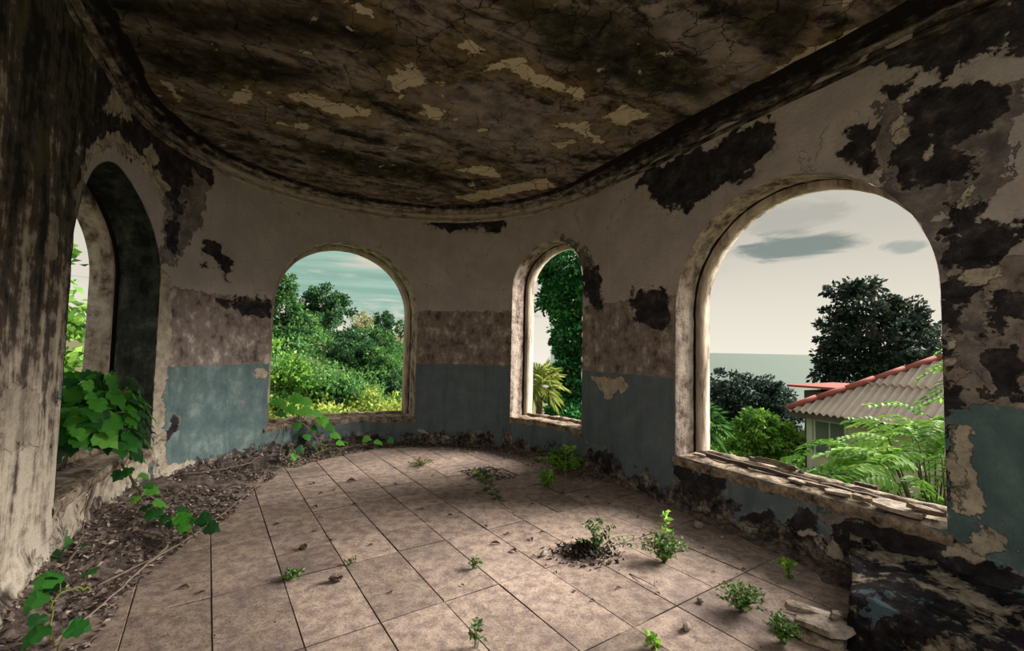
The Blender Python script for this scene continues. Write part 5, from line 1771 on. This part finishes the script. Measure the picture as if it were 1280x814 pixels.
def ragged_slab(name, label, cat, loc, L, W, T, seed, rot, mat=None):
    r = random.Random(seed)
    n = 11
    ring = []
    for k in range(n):
        a = 2 * math.pi * k / n
        m = 1 / max(abs(math.cos(a)), abs(math.sin(a)))
        m = min(m, 1.25) * r.uniform(.82, 1.05)
        ring.append((math.cos(a) * m * L / 2, math.sin(a) * m * W / 2))
    vs = [(x, y, r.uniform(-.1, .1) * T) for x, y in ring] + [(x * r.uniform(.93, 1.02), y * r.uniform(.93, 1.02), T * r.uniform(.85, 1.1)) for x, y in ring] + [(0, 0, T * 1.08)]
    fs = [tuple(range(n))[::-1]] + [(k, (k + 1) % n, n + (k + 1) % n, n + k) for k in range(n)] + [(n + k, n + (k + 1) % n, 2 * n) for k in range(n)]
    o = MB().add(vs, fs).obj(name, mat or M_PLASTER)
    o.location = loc
    o.rotation_euler = rot
    return tag(o, label, cat)
# on the sill of the large window
WZ = 0.535
ang = math.atan2(-AX[1], -AX[0])      # direction of growing s on the right wall
def sill4(s_, depth, z):
    return inner(s_, -depth, z)
def strip_board(name, label, cat, s0, s1, d0, d1, z, w, h, seed, mat=None):
    a, b = Vector(sill4(s0, d0, z)), Vector(sill4(s1, d1, z))
    r = random.Random(seed)
    n = 9
    dirv = (b - a).normalized()
    side = dirv.cross(Vector((0, 0, 1)))
    vs, fs = [], []
    for i in range(n):
        p = a + (b - a) * (i / (n - 1)) + side * r.uniform(-.006, .006)
        ww, hh = w * r.uniform(.7, 1.1), h * r.uniform(.75, 1.1)
        vs += [p - side * ww / 2, p + side * ww / 2, p + side * ww / 2 + Vector((0, 0, hh)), p - side * ww / 2 + Vector((0, 0, hh))]
    for i in range(n - 1):
        for k in range(4):
            k2 = (k + 1) % 4
            fs.append((4 * i + k, 4 * i + k2, 4 * i + 4 + k2, 4 * i + 4 + k))
    fs += [(3, 2, 1, 0), (4 * n - 4, 4 * n - 3, 4 * n - 2, 4 * n - 1)]
    return tag(MB().add(vs, fs).obj(name, mat or M_WOOD), label, cat)
strip_board('wooden_strip', 'long dark wooden strip lying along the sill of the large window', 'board', 9.62, 10.70, .235, .235, WZ, .035, .035, 1)
strip_board('wooden_strip', 'shorter dark wooden strip at the right end of the large sill', 'board', 10.74, 11.36, .225, .22, WZ, .04, .04, 2)
strip_board('wooden_strip', 'pale split strip of mortar in front of the wooden strip on the sill', 'board', 10.52, 10.98, .17, .15, WZ, .04, .03, 3, M_SILL)
for k, (s0, s1, d_, dz) in enumerate([(10.02, 10.42, .36, .0), (10.04, 10.47, .385, .012), (10.00, 10.40, .41, .004), (10.06, 10.45, .395, .03)]):
    mb = MB().tube(curve_pts([sill4(s0, d_, WZ + .04 + dz), sill4((s0 + s1) / 2, d_ + .01, WZ + .045 + dz), sill4(s1, d_ - .01 * k, WZ + .04 + dz)], 8), .010, .008, 6)
    o = mb.obj('stick', M_TWIG, sm=True)
    tag(o, ('stick of the bundle nearest the room', 'second stick of the bundle from the room', 'outermost stick of the bundle on the sill', 'stick lying on top of the bundle')[k], 'stick', 'bundle of sticks on the sill')
for k, (s_, d_, sz, lb) in enumerate([(10.02, .39, .075, 'charred knot at the left end of the stick bundle'), (10.43, .38, .085, 'charred knot at the right end of the stick bundle'), (10.50, .37, .06, 'smaller brown chunk beyond the stick bundle')]):
    stone(lb, *sill4(s_, d_, WZ + .025), sz, 40 + k, k, M_WOOD, 'charred_chunk')
ragged_slab('plaster_flake', 'white plaster flake left of middle on the front of the large sill', 'plaster', sill4(10.60, .12, WZ + .01), .14, .06, .018, 1, (.05, .05, ang))
ragged_slab('plaster_flake', 'white plaster flake on the front of the sill beyond the split mortar strip', 'plaster', sill4(10.92, .10, WZ + .01), .18, .07, .02, 2, (.04, -.05, ang + .1))
ragged_slab('plaster_flake', 'flat plaster flake at the left corner of the large sill', 'plaster', sill4(9.62, .14, WZ + .01), .13, .07, .02, 3, (.0, .05, ang + .4))
ragged_slab('plaster_slab', 'broad grey plaster slab at the right end of the large sill', 'plaster', sill4(11.30, .10, WZ + .012), .30, .19, .028, 4, (.03, .06, ang - .05))
ragged_slab('plaster_slab', 'narrow broken slab leaning on the broad slab of the sill', 'plaster', sill4(11.42, .13, WZ + .035), .20, .055, .03, 5, (.1, .2, ang + .9), M_SILL)
strip_board('wooden_strip', 'little dark wooden piece lying on the outer edge of the large sill', 'board', 10.90, 11.05, .40, .40, WZ + .035, .04, .03, 6)
ragged_slab('plaster_flake', 'brown plaster lump between the strips and the broad slab', 'plaster', sill4(11.08, .10, WZ + .01), .14, .06, .035, 7, (.1, .0, ang), M_SILL)
# pile of slabs on the floor
ragged_slab('plaster_slab', 'broad plaster slab on top of the pile at the right front', 'plaster', (1.78, 2.60, .075), .30, .16, .03, 11, (.10, -.12, -1.0))
ragged_slab('plaster_slab', 'long pale slab at the back of the pile at the right front', 'plaster', (1.80, 2.71, .075), .32, .08, .035, 12, (.0, .05, -.55))
ragged_slab('plaster_slab', 'dark slab underneath the pile at the right front', 'plaster', (1.74, 2.62, .008), .32, .19, .045, 13, (.05, .0, -.8), M_SILL)
ragged_slab('plaster_slab', 'narrow broken slab leaning at the right end of the pile', 'plaster', (1.90, 2.62, .10), .17, .05, .035, 14, (.2, .3, .2), M_SILL)
ragged_slab('plaster_slab', 'thin slab sticking out at the left of the pile', 'plaster', (1.67, 2.69, .05), .18, .07, .02, 15, (.15, .1, -.4))

def plinth_build(nt):
    p = nt.pos()
    n4 = nt.noise(nt.vadd(p, (0.35, 0.1, 0.2)), 2.8, 7, 0.6)
    n2 = nt.noise(p, 15, 7, 0.7)
    dk = nt.ramp(n2, [(0.40, (0.010, 0.009, 0.012)), (0.60, (0.035, 0.03, 0.032)), (0.68, (0.30, 0.27, 0.24))])
    crm = nt.ramp(n2, [(0.32, (0.10, 0.08, 0.06)), (0.5, (0.30, 0.25, 0.185)), (0.66, (0.45, 0.39, 0.30))])
    bl = nt.mix(n2, (0.06, 0.09, 0.115), (0.13, 0.19, 0.22))
    q = nt.add(n4, nt.mul(nt.m('SUBTRACT', n2, 0.5), 0.18))
    col = nt.mix(nt.step(q, 0.535, 0.55), dk, crm)
    col = nt.mix(nt.step(q, 0.38, 0.365), col, bl)
    return col, nt.add(nt.mul(nt.step(q, 0.54, 0.57), 0.8), n2), 0.03
M_PLINTH = material('crumbled dark plaster', plinth_build, 0.95, 0.1)
def build_plinth():
    n, m = 60, 40
    V = []
    prof = [(0.0, .30), (.25, .29), (.55, .275), (.80, .26), (.875, .23), (.90, .16), (.91, .08), (.92, -.02)]
    cum = np.linspace(0, 1, len(prof))
    for i in range(n + 1):
        t = i / n
        for j in range(m + 1):
            q = j / m
            d_ = np.interp(q, cum, [p[0] for p in prof])
            z = np.interp(q, cum, [p[1] for p in prof])
            s0 = 11.04 + 0.41 * min(d_ / .9, 1.0)
            s_ = s0 + (13.4 - s0) * t
            k = 0.03 * float(vnoise(s_ * 6, q * 8, 61)) + 0.018 * float(vnoise(s_ * 15, q * 20, 62))
            x, y, _ = inner(s_, d_ - 0.02 + k, 0)
            V.append((x, y, z + k))
    V = np.array(V)
    idx = np.arange(len(V)).reshape(n + 1, m + 1)
    f = np.stack([idx[:-1, :-1], idx[1:, :-1], idx[1:, 1:], idx[:-1, 1:]], -1).reshape(-1, 4)
    # end face towards the floor tiles
    edge = idx[0]
    base = len(V)
    low = V[edge].copy()
    low[:, 2] = -0.02
    V = np.concatenate([V, low])
    e = np.array([(edge[j], edge[j + 1], base + j + 1, base + j) for j in range(m)])
    link('trim_2', mesh_arrays('trim_2', V, [f, e]), M_PLINTH, kind='structure')
build_plinth()
